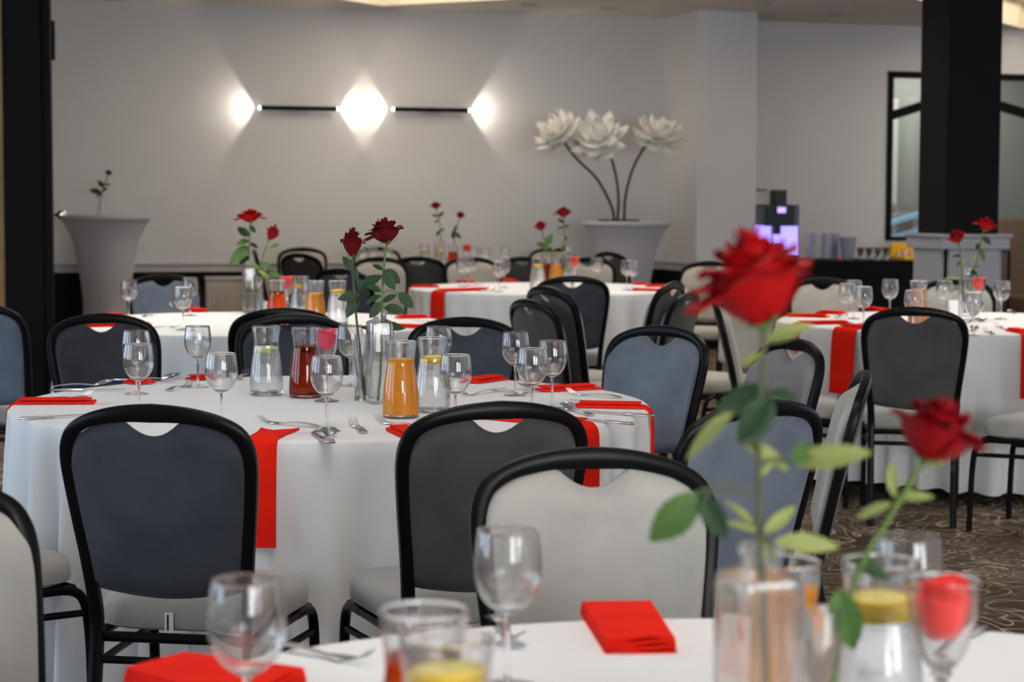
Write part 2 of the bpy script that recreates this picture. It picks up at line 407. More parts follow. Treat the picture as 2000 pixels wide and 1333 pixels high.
# black column with grey plinth on the right
cc = PD(1850, 300, 12.85)
a37 = .375
def colbox(mb, h, z0, z1, b=.004, dx0=0, dx1=0):
    # s measured from the near corner to the right, n to the back
    def xf(v): return Vector((cc.x + v.x*CW - v.y*SW, cc.y + v.x*SW + v.y*CW, v.z))
    return mb.bbox(-h, a37+h, -h, a37+h, z0, z1, b, 2, xf), xf
pz = PD(1850, 457, 12.85).z; pz2 = PD(1850, 487, 12.85).z
struct('wall_column', colbox(MB(), 0, 0, CEIL)[0], 'column_black')
plinth = thing('column_plinth', 'pale grey panelled plinth with a moulded cap around the black column', 'plinth', (cc.x, cc.y, 0))
def plbox(mb, x0, x1, y0, y1, z0, z1, b=.004):
    return mb.bbox(x0, x1, y0, y1, z0, z1, b, 2, lambda v: Vector((v.x*CW - v.y*SW, v.x*SW + v.y*CW, v.z)))
capm = MB()
for (x0_, x1_, y0_, y1_) in ((-.055, a37+.055, -.055, 0), (-.055, a37+.055, a37, a37+.055), (-.055, 0, 0, a37), (a37, a37+.055, 0, a37)):
    plbox(capm, x0_, x1_, y0_, y1_, pz2, pz-.022)
for (x0_, x1_, y0_, y1_) in ((-.07, a37+.07, -.07, 0), (-.07, a37+.07, a37, a37+.07), (-.07, 0, 0, a37), (a37, a37+.07, 0, a37)):
    plbox(capm, x0_, x1_, y0_, y1_, pz-.022, pz)
capm.build('cap_moulding', 'plinth_grey', plinth, False)
for (x0_, x1_, y0_, y1_) in ((.012, a37-.012, -.035, -.001), (.012, a37-.012, a37+.001, a37+.035), (-.035, -.001, .012, a37-.012), (a37+.001, a37+.035, .012, a37-.012)):
    plbox(MB(), x0_, x1_, y0_, y1_, 0, pz2).build('panel', 'plinth_grey', plinth, False)
# the framed window
lp_ = W((ws0+ws1)/2, -.75, CEIL-.1)
area('beyond_fill_light', lp_, (0, 0, WROT), 1.2, .4, 30, (1, .97, .9))  # added light, brightens the space seen through the pane
win = thing('window_1', None, None); win['kind'] = 'structure'
fr = MB()
t = .06
for (a, b, c, d) in ((ws0, ws0+t, wz0, wz1), (ws1-t, ws1, wz0, wz1), (ws0, ws1, wz1-t, wz1), (ws0, ws1, wz0, wz0+t*.6)):
    fr.bbox(a, b, -.10, .02, c, d, .004, 2, wx)
fr.build('window_frame', 'black_paint', win, False)
sA, zA = WP(1736, 226, -.03); sB, zB = WP(1797, 207, -.03); sC, zC = WP(1958, 208, -.03); sD, zD = WP(2000, 221, -.03)
slope1 = (zB - zA)/(sB - sA); slope2 = (zD - zC)/(sD - sC)
sM = (zC - zA - slope2*sC + slope1*sA)/(slope1 - slope2); zM = zA + slope1*(sM - sA)
sE = ws1 - t; zE = zC + slope2*(sE - sC)
for (a, za, b, zb) in ((ws0+t, zA, sM, zM), (sM, zM, sE, zE)):
    h = .045
    vs = [W(q, n, z) for n in (-.07, -.01) for q, z in ((a, za-h), (b, zb-h), (b, zb+h), (a, za+h))]
    MB().add(vs, [(0, 1, 2, 3), (7, 6, 5, 4), (0, 4, 5, 1), (1, 5, 6, 2), (2, 6, 7, 3), (3, 7, 4, 0)]).build('brace', 'black_paint', win, False)
MB().box(ws0+t, ws1-t, -.046, -.040, wz0+t*.6, wz1-t, wx).build('pane', 'clear_glass', win, False)
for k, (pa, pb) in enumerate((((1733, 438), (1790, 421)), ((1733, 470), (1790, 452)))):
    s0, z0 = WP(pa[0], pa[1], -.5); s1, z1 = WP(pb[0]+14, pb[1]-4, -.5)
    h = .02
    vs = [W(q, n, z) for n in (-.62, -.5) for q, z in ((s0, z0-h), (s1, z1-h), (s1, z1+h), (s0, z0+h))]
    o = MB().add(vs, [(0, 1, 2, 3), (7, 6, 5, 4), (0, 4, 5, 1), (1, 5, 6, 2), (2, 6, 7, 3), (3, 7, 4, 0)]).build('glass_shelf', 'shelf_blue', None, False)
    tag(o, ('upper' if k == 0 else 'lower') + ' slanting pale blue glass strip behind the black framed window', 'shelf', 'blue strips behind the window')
s0, z0 = WP(1742, 400, -.85); s1, z1 = WP(1785, 470, -.85)
o = MB().bbox(s0, s1, -.98, -.85, z1-.3, z0-.08, .05, 3, wx).bbox(s0-.02, s0+.07, -.96, -.87, z0-.1, z0+.0, .03, 3, wx).build('hanging_coat', 'brown_leather')
tag(o, 'dark coat shape hanging behind the black framed window', 'coat')
# downlights in the ceiling near the back wall
for (px, py, lab) in ((1034, 8, 'small round ceiling downlight above the right wall lamp'), (1190, 15, 'small round ceiling downlight left of the pillar'), (1487, 7, 'small round ceiling downlight right of the pillar'), (1632, 29, 'small round ceiling downlight above the coffee corner')):
    p = P(px, py, CEIL)
    dl = thing('ceiling_downlight', lab, 'downlight', (p.x, p.y, CEIL), 0, 'ceiling downlights')
    MB().lathe([(.055, -.001), (.075, -.001), (.078, -.006), (.070, -.012), (.058, -.012), (.055, -.001)], 28).build('ring', 'downlight_grey', dl)
    MB().lathe([(0, -.002), (.054, -.002), (.054, -.004), (0, -.005)], 24).build('lens', 'card_white', dl)

# ------------------------------------------------------------------ wall lamps
for (xa, xb, ya, yb, lab) in ((508, 659, 207, 211, 'left black bar wall lamp shining from both ends'), (769, 916, 213, 218, 'right black bar wall lamp shining from both ends')):
    s0, z0 = WP(xa, ya, .08); s1, z1 = WP(xb, yb, .08); z = (z0+z1)/2 - (.012 if xa < 600 else -.004)
    p = W((s0+s1)/2, 0, z)
    L = thing('wall_lamp', lab, 'wall lamp', p, WROT, 'bar wall lamps')
    hl = (s1-s0)/2
    MB().bbox(-hl, hl, -.092, -.058, -.019, .019, .004).build('bar', 'black_paint', L, False)
    MB().bbox(-.09, .09, -.059, -.0005, -.016, .016, .004).build('mount', 'black_paint', L, False)
    for sgn in (-1, 1):
        MB().bbox(*(sorted((sgn*hl, sgn*(hl+.006)))), -.088, -.062, -.013, .013, .002).build('light_end', 'lamp_glow', L, False)
        ld = bpy.data.lights.new('wall_lamp_light', 'SPOT'); ld.energy = 10; ld.color = (1, .88, .72); ld.spot_size = math.radians(126); ld.spot_blend = 0.35; ld.shadow_soft_size = .018
        lo = bpy.data.objects.new('wall_lamp_light', ld); C.objects.link(lo); lo.parent = L
        lo.location = (sgn*(hl+.008), -.075, 0); lo.rotation_euler = (0, -sgn*PI/2, 0)

# ------------------------------------------------------------------ radiator
s0, zt = WP(402, 541, .1); s1, _ = WP(700, 541, .1)
rad = thing('radiator', 'cream ribbed panel radiator under the chair rail on the back wall', 'radiator', W(0, 0, 0), WROT)
MB().bbox(s0, s1, -.10, -.03, .12, zt-.03, .004).build('panel', 'radiator_white', rad, False)
fm = MB(); n = int((s1-s0)/.034)
for i in range(n):
    x = s0 + .02 + i*.034
    fm.bbox(x, x+.020, -.114, -.099, .15, zt-.06, .005, 2)
fm.build('rib', 'radiator_white', rad, True)
MB().bbox(s0-.008, s1+.008, -.118, -.022, zt-.03, zt, .005).build('top_grille', 'radiator_white', rad, False)
for x in (s0+.2, s1-.2): MB().bbox(x, x+.04, -.03, -.002, .2, .6, .003).build('bracket', 'radiator_white', rad, False)
# ------------------------------------------------------------------ banquet tables and cloths
TZ, TR = 0.76, 0.90
TAB = {'A': (-.512, 5.756), 'B': (-1.209, 9.449), 'C': (.233, 13.20), 'D': (2.19, 9.74), 'E': (-.60, 16.55), 'F': (.291, 1.906)}
TR_E = {'E': .76}
def rad_of(k): return TR_E.get(k, TR)
NF = {'A': 37, 'B': 36, 'C': 38, 'D': 36, 'E': 30, 'F': 36}
def cloth_r(k, phi, z):
    R = rad_of(k); n = NF[k]; seed = ord(k)
    f = max(0.0, min(1.0, (TZ - z)/(TZ - .06)))
    w = phi + .05*math.sin(2*phi + seed) + .035*math.sin(5*phi + seed*2)
    a = .5 + .5*math.cos(n*w)
    amp = .72 + .28*math.sin(3*phi + seed*1.3)
    g = 1 - math.exp(-9*f)
    return R + .006 + (.010 + .042*f)*g*(a**1.3)*amp - .070*(f**.7)*g*((1-a)**1.4)*amp
def make_cloth(k, label):
    R = rad_of(k); seg = 480; m = MB(); rows = []
    for r in (R*.5, R*.85, R*.97): rows.append([(r*math.cos(2*PI*i/seg), r*math.sin(2*PI*i/seg), TZ) for i in range(seg)])
    rows.append([((R-.006)*math.cos(2*PI*i/seg), (R-.006)*math.sin(2*PI*i/seg), TZ) for i in range(seg)])
    rows.append([((R+.001)*math.cos(2*PI*i/seg), (R+.001)*math.sin(2*PI*i/seg), TZ-.002) for i in range(seg)])
    for q in range(1, 19):
        z = TZ - .008 - (TZ-.06-.008)*(q-1)/17
        rows.append([])
        for i in range(seg):
            p = 2*PI*i/seg; r = cloth_r(k, p, z)
            zz = z + (.012*math.sin(5*p+q*.0) if q == 18 else 0)
            rows[-1].append((r*math.cos(p), r*math.sin(p), zz))
    # inner layer gives the fabric its thickness
    inner = [[(x*(1-.0018/max(math.hypot(x, y), .1)), y*(1-.0018/max(math.hypot(x, y), .1)), z - (.0016 if j < 5 else 0)) for (x, y, z) in row] for j, row in enumerate(rows)]
    ring = rows + inner[::-1]
    vs = [v for r in ring for v in r]; fs = []
    for j in range(len(ring)-1):
        for i in range(seg):
            i2 = (i+1) % seg; fs.append((j*seg+i, j*seg+i2, (j+1)*seg+i2, (j+1)*seg+i))
    fs.append(tuple(range(seg))); fs.append(tuple((len(ring)-1)*seg+i for i in range(seg)))
    m.add(vs, fs)
    o = m.build('tablecloth', 'cloth_white', None, True, 50, (TAB[k][0], TAB[k][1], 0))
    tag(o, label, 'tablecloth', 'white round tablecloths')
def make_table(k, label):
    t = thing('banquet_table', label, 'table', (TAB[k][0], TAB[k][1], 0), 0, 'round banquet tables'); R = rad_of(k)
    MB().lathe([(0, .728), (R-.012, .728), (R-.006, .733), (R-.006, .752), (R-.012, .757), (0, .757)], 96).build('tabletop', 'wood_gold', t)
    for i in range(4):
        a = PI/4 + i*PI/2
        MB().tube([(.52*math.cos(a), .52*math.sin(a), .728), (.56*math.cos(a), .56*math.sin(a), .0)], .016, 10).build('leg', 'frame_black', t)
TNAME = {'A': 'middle table', 'B': 'back left table', 'C': 'far centre table', 'D': 'right table', 'E': 'farthest table', 'F': 'nearest table'}
for k, l1 in (('F', 'white cloth on the nearest table, cut off by the bottom of the picture'), ('A', 'white cloth on the large middle table with orange juice carafe'), ('B', 'white cloth on the table in front of the radiator'), ('C', 'white cloth on the far centre table behind the blue backed chair'), ('D', 'white cloth on the right table near the black column'), ('E', 'white cloth on the farthest table by the back wall')):
    make_cloth(k, l1)
    make_table(k, 'round banquet table hidden under the cloth of the ' + TNAME[k])

# ------------------------------------------------------------------ banquet chairs
# local frame: origin on the floor under the back, sitter faces +y; total height .911, back .435 wide
ZS, ZTOP = 0.46, 0.911
def lean(z):                       # y of the back frame at height z
    return -.012 - .115*max(0, (z-.42)/.49)**1.15 if z > .42 else -.012 - .10*((.42-z)/.42)**1.5
def curve_y(x): return -.018*(1 - (x/.21)**2)
side = [(.170, .30), (.170, .40), (.172, .47), (.180, .56), (.191, .65), (.200, .73), (.2035, .782)]
arch = [(.2035, .782), (.199, .820), (.183, .850), (.150, .871), (.105, .884), (.055, .891), (0, .893)]
def frame_path():
    r = smooth_path([(.168, 0.0), (.169, .15)] + side + arch[1:], 5)
    l = [(-x, z) for x, z in r[:-1]][::-1]
    return r + l
def rib(mb, pts, wfun, dfun):
    """sweep of a rounded rectangle; pts (x, z) in the plane of the back"""
    n = len(pts); vs = []; K = 12
    for i, (x, z) in enumerate(pts):
        a = pts[max(i-1, 0)]; b = pts[min(i+1, n-1)]
        tx, tz = b[0]-a[0], b[1]-a[1]; L = math.hypot(tx, tz) or 1; nx, nz = -tz/L, tx/L
        w, d = wfun(x, z)/2, dfun(x, z)/2
        y0 = lean(z) + curve_y(x)
        for k in range(K):
            an = 2*PI*k/K; c, s_ = math.cos(an), math.sin(an)
            u = math.copysign(abs(c)**.5, c)*w; v = math.copysign(abs(s_)**.5, s_)*d
            vs.append((x + nx*u, y0 + v, z + nz*u))
    fs = [(i*K+k, i*K+(k+1) % K, (i+1)*K+(k+1) % K, (i+1)*K+k) for i in range(n-1) for k in range(K)]
    fs += [tuple(range(K)), tuple((n-1)*K+k for k in range(K))]
    mb.add(vs, fs)
def arch_top(x):
    pts = CACHE.setdefault('archpts', smooth_path(arch, 8))
    x = abs(x)
    for a, b in zip(pts, pts[1:]):
        if b[0] <= x <= a[0]:
            t = 0 if a[0] == b[0] else (x-a[0])/(b[0]-a[0]); return a[1] + t*(b[1]-a[1])
    return pts[0][1]
def pad_grid(inset, zbot):
    nu, nv = 56, 16; g = []
    for i in range(nu+1):
        u = -1 + 2*i/nu; col = []
        # point on the arch for this column
        au = abs(u); ap = CACHE.setdefault('archpts', smooth_path(arch, 8)); q = (1-au)*(len(ap)-1); k = min(int(q), len(ap)-2); f = q-k
        xa = ap[k][0] + f*(ap[k+1][0]-ap[k][0]); za = ap[k][1] + f*(ap[k+1][1]-ap[k][1])
        # move inwards
        rx = xa/ .2035
        xa = xa*(1 - inset/.2035*.95); za = za - inset*(1.0 if au < .6 else 1 - .5*(au-.6)/.4) - .003*(1-au)
        x_sg = xa*(1 if u >= 0 else -1)
        za -= .036*max(0.0, 1 - (xa/.062)**2)
        for j in range(nv+1):
            v = j/nv; zb_ = zbot + .022*u*u; z = zb_ + (za - zb_)*v
            ws = None
            for a, b in zip(side, side[1:]):
                if a[1] <= z <= b[1]: ws = a[0] + (b[0]-a[0])*(z-a[1])/(b[1]-a[1])
            if ws is None: ws = .2035
            ws -= inset*.95
            wtop = .2035 - inset*.95
            x = x_sg*((1-v)*ws/wtop + v) if True else 0
            x = u*ws*(1-v) + x_sg*v if v > 0 else u*ws
            # follow the side outline exactly at the edges
            e = au**6
            x = x*(1-e) + (math.copysign(ws, u) if z < .775 else x_sg)*e if au > 0 else 0.0
            col.append((x, z, u, v))
        g.append(col)
    return g
def chair_meshes(front, back):
    d = {}
    m = MB(); rib(m, frame_path(), lambda x, z: .030 + (.011*max(0, 1-abs(x)/.15) if z > .8 else 0), lambda x, z: .026)
    d['frame'] = m.mesh('back_frame', 'frame_black')
    for nm, mt, inset, y0, puff, sg in (('backrest', front, .0115, .004, .034, 1), ('back_panel', back, .0115, -.002, .012, -1)):
        g = pad_grid(inset, .482 if sg > 0 else .478); m = MB(); rows_f = []; rows_b = []
        for col in g:
            cf = []; cb = []
            for (x, z, u, v) in col:
                e = max(0, 1-abs(u)**10)**.5 * max(0, 1-abs(2*v-1)**14)**.5
                base = lean(z) + curve_y(x)
                cf.append((x, base + sg*(abs(y0) + puff*e), z)); cb.append((x, base + sg*.001, z))
            rows_f.append(cf); rows_b.append(cb)
        nu, nv = len(g), len(g[0]); N = nu*nv
        vs = [v for c in rows_f for v in c] + [v for c in rows_b for v in c]; fs = []
        for i in range(nu-1):
            for j in range(nv-1):
                q = (i*nv+j, (i+1)*nv+j, (i+1)*nv+j+1, i*nv+j+1); fs.append(q); fs.append(tuple(k+N for k in reversed(q)))
        per = [i*nv for i in range(nu)] + [(nu-1)*nv+j for j in range(1, nv)] + [i*nv+nv-1 for i in range(nu-2, -1, -1)] + [j for j in range(nv-2, 0, -1)]
        for a, b in zip(per, per[1:]+per[:1]): fs.append((b, a, a+N, b+N))
        m.add(vs, fs); d[nm] = m.mesh(nm, mt, True, 60)
    # seat cushion: rounded trapezoid, crowned
    def seat(z0, z1, grow, crown, mt, nm):
        outl = []
        for q in range(64):
            a = 2*PI*q/64; c, s_ = math.cos(a), math.sin(a); e = .38
            x = math.copysign(abs(c)**e, c); y = math.copysign(abs(s_)**e, s_)
            outl.append((x*(.205 + .014*y + grow), .215 + y*(.203 + grow)))
        prof = [(.0, z0), (.90, z0), (.985, z0+.008), (1.0, z0+.022), (1.0, z1-.028), (.975, z1-.009), (.90, z1+crown*.2), (.6, z1+crown*.75), (.3, z1+crown), (0, z1+crown)]
        cx, cy = 0, .215; vs = []; fs = []; n = len(outl); idx = []
        for (f, z) in prof:
            if f == 0: idx.append([len(vs)]); vs.append((cx, cy, z))
            else:
                idx.append(list(range(len(vs), len(vs)+n))); vs += [(cx+(x-cx)*f, cy+(y-cy)*f, z) for x, y in outl]
        for a, b in zip(idx, idx[1:]):
            for k in range(n):
                k2 = (k+1) % n
                if len(a) == 1: fs.append((a[0], b[k2], b[k]))
                elif len(b) == 1: fs.append((a[k], a[k2], b[0]))
                else: fs.append((a[k], a[k2], b[k2], b[k]))
        return MB().add(vs, fs).mesh(nm, mt, True, 50)
    d['seat'] = seat(.392, .462, 0, .010, 'velvet_seat_' + front if ('velvet_seat_' + front) in MATS else front, 'seat')
    sf = MB()
    for sg in (-1, 1):
        sf.tube([(sg*.178, -.012, .382), (sg*.188, .2, .380), (sg*.195, .40, .378)], .012, 8)
    sf.tube([(-.19, .40, .379), (.19, .40, .379)], .011, 8).tube([(-.172, .0, .381), (.172, .0, .381)], .012, 8)
    d['seat_frame'] = sf.mesh('seat_frame', 'frame_black')
    for sg, nm in ((-1, 'legl'), (1, 'legr')):
        p = smooth_path([(sg*.192, .30, .379), (sg*.198, .385, .376), (sg*.200, .425, .345), (sg*.200, .440, .26), (sg*.200, .446, .12), (sg*.200, .45, 0.0)], 4)
        d[nm] = MB().tube(p, .0125, 10).mesh('leg', 'frame_black')
    for sg, nm in ((-1, 'rsl'), (1, 'rsr')):
        d[nm] = MB().tube([(sg*.170, -.026, .325), (sg*.199, .430, .315)], .009, 8).mesh('stretcher', 'frame_black')
    d['brl'] = MB().tube([(-.17, -.026, .335), (.17, -.026, .335)], .009, 8).mesh('rear_stretcher', 'frame_black')
    return d
CH = {}
def chair(x, y, face, front, back, label, z=0.0, group='grey upholstered banquet chairs', tagm=False):
    key = (front, back)
    if key not in CH: CH[key] = chair_meshes(front, back)
    d = CH[key]
    fx, fy = face; L = math.hypot(fx, fy); fx, fy = fx/L, fy/L
    rz = math.atan2(-fx, fy)
    for _ in range(12):            # keep the seat clear of the cloths
        bad = False
        for k in TAB:
            for (u, v) in ((-.2, .43), (0, .44), (.2, .43), (-.2, .2), (.2, .2)):
                qx = x + fx*(.085+v) + fy*u; qy = y + fy*(.085+v) - fx*u
                if math.hypot(qx-TAB[k][0], qy-TAB[k][1]) < rad_of(k) + .035: bad = True
        if not bad: break
        x -= fx*.015; y -= fy*.015
    t = thing('banquet_chair', label, 'chair', (x + fx*.085, y + fy*.085, z), rz, group)
    for nm, k in (('back_frame', 'frame'), ('backrest', 'backrest'), ('back_panel', 'back_panel'), ('seat', 'seat'), ('seat_frame', 'seat_frame'), ('leg', 'legl'), ('leg', 'legr'), ('stretcher', 'rsl'), ('stretcher', 'rsr'), ('rear_stretcher', 'brl')):
        place(nm, d[k], t)
    if tagm:
        c = MB().bbox(-.010, .010, -.0025, -.0010, -.045, 0, .0005, 1).build('care_tag', 'tag_white', t, False, loc=(-.015, .009, .437))
        c['label'] = 'small white care tag with dark print'
        MB().box(-.004, .0, -.0032, -.0026, -.040, -.005).build('print', 'black_paint', c, False)
    return t
def yh(px): return YH + ROLL*(px-1000)
def cpos(px, top=None, D=None):
    if D is None: D = 1726/(top - yh(px))
    return ((px-1000)*D/FPX, D)
LT, BG, MD, DK, CK = 'velvet_light', 'velvet_beige', 'velvet_mid', 'velvet_dark', 'velvet_charcoal'
def ch(px, tgt, front, back, label, top=None, D=None, face=None, **kw):
    x, y = cpos(px, top, D)
    if face is None: face = (TAB[tgt][0]-x, TAB[tgt][1]-y)
    return chair(x, y, face, front, back, label, **kw)
ch(309, 'A', LT, DK, 'dark backed chair with pale seat and white tag, front left of the middle table', D=4.28, tagm=True)
ch(952, 'A', LT, CK, 'dark backed chair in front of the orange juice on the middle table', D=4.40)
ch(1166, 'F', LT, DK, 'pale grey chair facing the camera behind the nearest table', D=3.47)
ch(-172, 'F', LT, DK, 'pale chair cut off by the bottom left corner of the picture', D=3.05)
ch(-290, 'A', LT, DK, 'chair left of the tagged chair, only its pale seat edge showing', D=4.75)
ch(-32, 'B', LT, MD, 'blue grey chair cut off by the left edge beside the black post', D=8.3, face=(.35, .94))
ch(204, 'A', DK, DK, 'dark slate chair at the far left side of the middle table', top=614)
ch(574, 'A', DK, DK, 'dark slate chair behind the lime water and amber carafes', top=615)
ch(903, 'A', DK, DK, 'dark slate chair behind the vases of the middle table, right', top=621)
ch(548, 'B', LT, DK, 'dark backed chair just in front of the back left table', D=8.08)
ch(322, 'B', MD, DK, 'blue grey chair in front of the radiator at its left end', top=536)
ch(508, 'E', BG, CK, 'dark chair seen edge on behind the rose vase of the back left table', D=16.8, face=(1, .12))
ch(590, 'E', BG, CK, 'pale chair against the back wall behind a dark chair, left of the farthest table', D=17.5, face=(.1, -1))
ch(622, 'E', BG, CK, 'dark backed chair with glossy back at the left of the farthest table', D=15.9, face=(.75, 1))
ch(735, 'E', BG, CK, 'pale chair by the back wall behind the two tall dark roses', D=17.78, face=(0, -1))
ch(742, 'C', BG, CK, 'pale chair left behind the far centre table, half hidden by rose leaves', D=14.8, face=(.45, -1))
ch(706, 'C', BG, DK, 'dark chair low behind the leaves of the two tall dark roses', D=12.6, face=(.5, .86))
ch(816, 'E', BG, CK, 'black backed chair left of the beige chair at the far centre table', D=15.0, face=(.06, 1))
ch(921, 'C', BG, CK, 'beige chair facing us at the far side of the far centre table', top=502)
ch(1020, 'E', BG, CK, 'black backed chair right of the beige chair at the far centre table', D=15.1, face=(-.1, 1))
ch(1078, 'E', BG, CK, 'chair by the back wall behind the right hand rose pair', D=17.85, face=(-.1, -1))
ch(1146, 'C', BG, CK, 'beige chair behind the blue backed chair of the far centre table', top=503)
ch(1196, 'C', BG, CK, 'dark chair turned sideways in front of the flower sculpture table', D=16.6, face=(.80, .60))
ch(1116, 'C', LT, DK, 'blue backed chair standing in front of the far centre table', top=538, face=(-.06, 1))
ch(1052, 'C', LT, CK, 'turned charcoal chair, lower of two stacked left of the blue backed chair', top=584, face=(.88, .47))
fx, fy = .88, .47; x_, y_ = cpos(1052, 584)
chair(x_ + fx*.085, y_ + fy*.085, (fx, fy), LT, CK, 'turned chair on top of the stack left of the blue backed chair', z=.056)
ch(1326, 'C', LT, CK, 'turned charcoal chair, lower of two stacked right of the blue backed chair', top=571, face=(-.92, .39))
fx, fy = -.92, .39; x_, y_ = cpos(1326, 571)
chair(x_ + fx*.075, y_ + fy*.075, (fx, fy), LT, CK, 'turned chair on top of the stack right of the blue backed chair', z=.050)
ch(1277, 'A', MD, DK, 'blue grey chair at the far right side of the middle table', D=6.90)
ch(1460, 'A', LT, MD, 'blue grey backed chair right of the pale chair, behind the tall rose stem', D=4.42)
ch(1528, 'A', 'velvet_grey', DK, 'grey chair turned left behind the tall rose leaves, right of the middle table', D=6.3)
ch(1606, 'A', LT, DK, 'chair seen exactly edge on right of the middle table', D=5.15, face=(-1, .13))
ch(1378, 'C', BG, CK, 'pale chair standing right of the far centre table before the pillar', top=511, face=(-.35, -1))
ch(1468, 'C', BG, CK, 'beige chair right behind the large red rose', D=10.3, face=(-.78, -.62))
ch(1610, 'D', BG, CK, 'beige chair left at the far side of the right table', top=543, face=(.12, -1))
ch(1882, 'D', LT, CK, 'pale grey chair at the far side of the right table, below the plinth', top=546, face=(.05, -1))
ch(1788, 'D', LT, CK, 'charcoal backed chair standing on the carpet in front of the right table', D=8.28, face=(.18, 1))
ch(2190, 'D', LT, CK, 'chair at the right edge showing only pale seat and front leg', D=8.0, face=(-.80, .60))
ch(1498, 'D', LT, CK, 'chair with pale seat at the left side of the right table', D=9.0, face=(1, -.13))
# ------------------------------------------------------------------ tableware
GL = 'clear_glass'
TAG_T = {'A': 'on the middle table', 'B': 'on the back left table', 'C': 'on the far centre table', 'D': 'on the right table', 'E': 'on the farthest table', 'F': 'on the nearest table'}
def shell(outer, th, zin):
    """outer profile bottom->top; inner wall offset by th, cavity floor at zin"""
    inn = [(max(r - th, 0.0005), z) for r, z in outer if z >= zin]
    rim = [(outer[-1][0] - th*.15, outer[-1][1] + th*.35), (outer[-1][0] - th*.85, outer[-1][1] + th*.35)]
    return [(0, outer[0][1])] + outer + rim + inn[::-1] + [(0, zin if inn else 0)]
def sm(pts, n=4): return smooth_path(pts, n)
WG_H = .19
def wg_bowl():
    o = sm([(.004, .088), (.016, .093), (.030, .106), (.0395, .126), (.0415, .146), (.0395, .170), (.0365, .190)], 4)
    return MB().lathe(shell(o, .0011, .094), 40).mesh('bowl', GL)
def wg_stem(): return MB().lathe([(0, .006)] + sm([(.006, .006), (.0042, .012), (.0036, .03), (.0036, .07), (.0044, .084), (.005, .089)], 3) + [(0, .089)], 20).mesh('stem', GL)
def wg_foot(): return MB().lathe([(0, .0005), (.0335, .0005), (.0345, .0015), (.0335, .0025), (.02, .0042), (.008, .0065), (0, .0068)], 40).mesh('foot', GL)
def wine_glass(k, px, rim, label, g, s=1.0):
    p = P(px, rim, TZ + WG_H*s)
    t = thing('wine_glass', label, 'wine glass', (p.x, p.y, TZ), 0, g)
    for n, f in (('bowl', wg_bowl), ('stem', wg_stem), ('foot', wg_foot)): place(n, cached('wg'+n, f), t)
    if s != 1.0: t.scale = (s, s, s)
    return t
gA = 'empty wine glasses on the middle table'
for px, rim, lab in ((266, 646, 'rear of two empty wine glasses lined up at the left of the middle table'), (270, 672, 'front of two empty wine glasses lined up at the left of the middle table'), (386, 637, 'tall empty wine glass before the white cloth, left of the lime water'), (432, 690, 'empty wine glass just left of the lime water carafe'), (638, 696, 'empty wine glass in front of the amber carafe'), (684, 636, 'empty wine glass behind the slim tube vase with the dark rose'), (890, 693, 'empty wine glass right in front of the lemon water'), (857, 638, 'empty wine glass behind the lemon water carafe'), (1007, 649, 'leftmost of three empty wine glasses at the right of the middle table'), (1040, 681, 'front one of three empty wine glasses at the right of the middle table'), (1079, 666, 'rightmost of three empty wine glasses at the right of the middle table')):
    wine_glass('A', px, rim, lab, gA)
gB = 'empty wine glasses on the back left table'
for px, rim, lab in ((252, 547, 'empty wine glass nearest the grey cocktail table on the left'), (357, 561, 'front of two empty wine glasses before the radiator chair'), (371, 542, 'rear of two empty wine glasses before the radiator chair'), (606, 552, 'empty wine glass in front of the orange juice of the back left table')):
    wine_glass('B', px, rim, lab, gB)
gC = 'empty wine glasses on the far centre table'
for px, rim, lab in ((903, 504, 'left of two paired wine glasses before the beige chair'), (915, 503, 'right of two paired wine glasses before the beige chair'), (975, 511, 'front wine glass left of the water on the far centre table'), (985, 506, 'rear wine glass left of the water on the far centre table'), (1166, 504, 'wine glass right of the red candle on the far centre table'), (1225, 509, 'left of two paired wine glasses right of the blue backed chair'), (1235, 510, 'right of two paired wine glasses right of the blue backed chair')):
    wine_glass('C', px, rim, lab, gC)
gE = 'wine glasses on the farthest table'
for px, D, lab in ((925, 16.35, 'wine glass beside the red candle of the farthest table'), (947, 16.4, 'wine glass second right of the candle on the farthest table'), (986, 16.6, 'rightmost wine glass of the farthest table'), (706, 16.3, 'leftmost wine glass of the farthest table'), (728, 16.6, 'wine glass behind the taller dark rose, farthest table'), (757, 16.4, 'wine glass right of the dark roses on the farthest table')):
    x = (px-1000)*D/FPX
    t = thing('wine_glass', lab, 'wine glass', (max(-1.28, min(.08, x)), D, TZ), 0, gE)
    for n, f in (('bowl', wg_bowl), ('stem', wg_stem), ('foot', wg_foot)): place(n, cached('wg'+n, f), t)
gD = 'empty wine glasses on the right table'
for px, rim, lab in ((1655, 554, 'leftmost of three clustered wine glasses on the right table'), (1668, 548, 'rear of three clustered wine glasses on the right table'), (1687, 560, 'rightmost of three clustered wine glasses on the right table'), (1739, 546, 'lone wine glass before the black counter on the right table'), (1785, 567, 'wine glass in front of the peach juice carafe'), (1845, 548, 'wine glass left of the white card on the right table'), (1903, 571, 'wine glass in front of the vase on the right table'), (1957, 549, 'wine glass at the right edge beside the red candle')):
    wine_glass('D', px, rim, lab, gD)
gF = 'empty wine glasses on the nearest table'
for px, rim, lab in ((482, 1133, 'blurred wine glass above the orange red napkin, bottom left'), (992, 1036, 'blurred wine glass in front of the pale chair'), (1776, 1050, 'blurred wine glass behind the lemon water at the right')):
    wine_glass('F', px, rim, lab, gF)

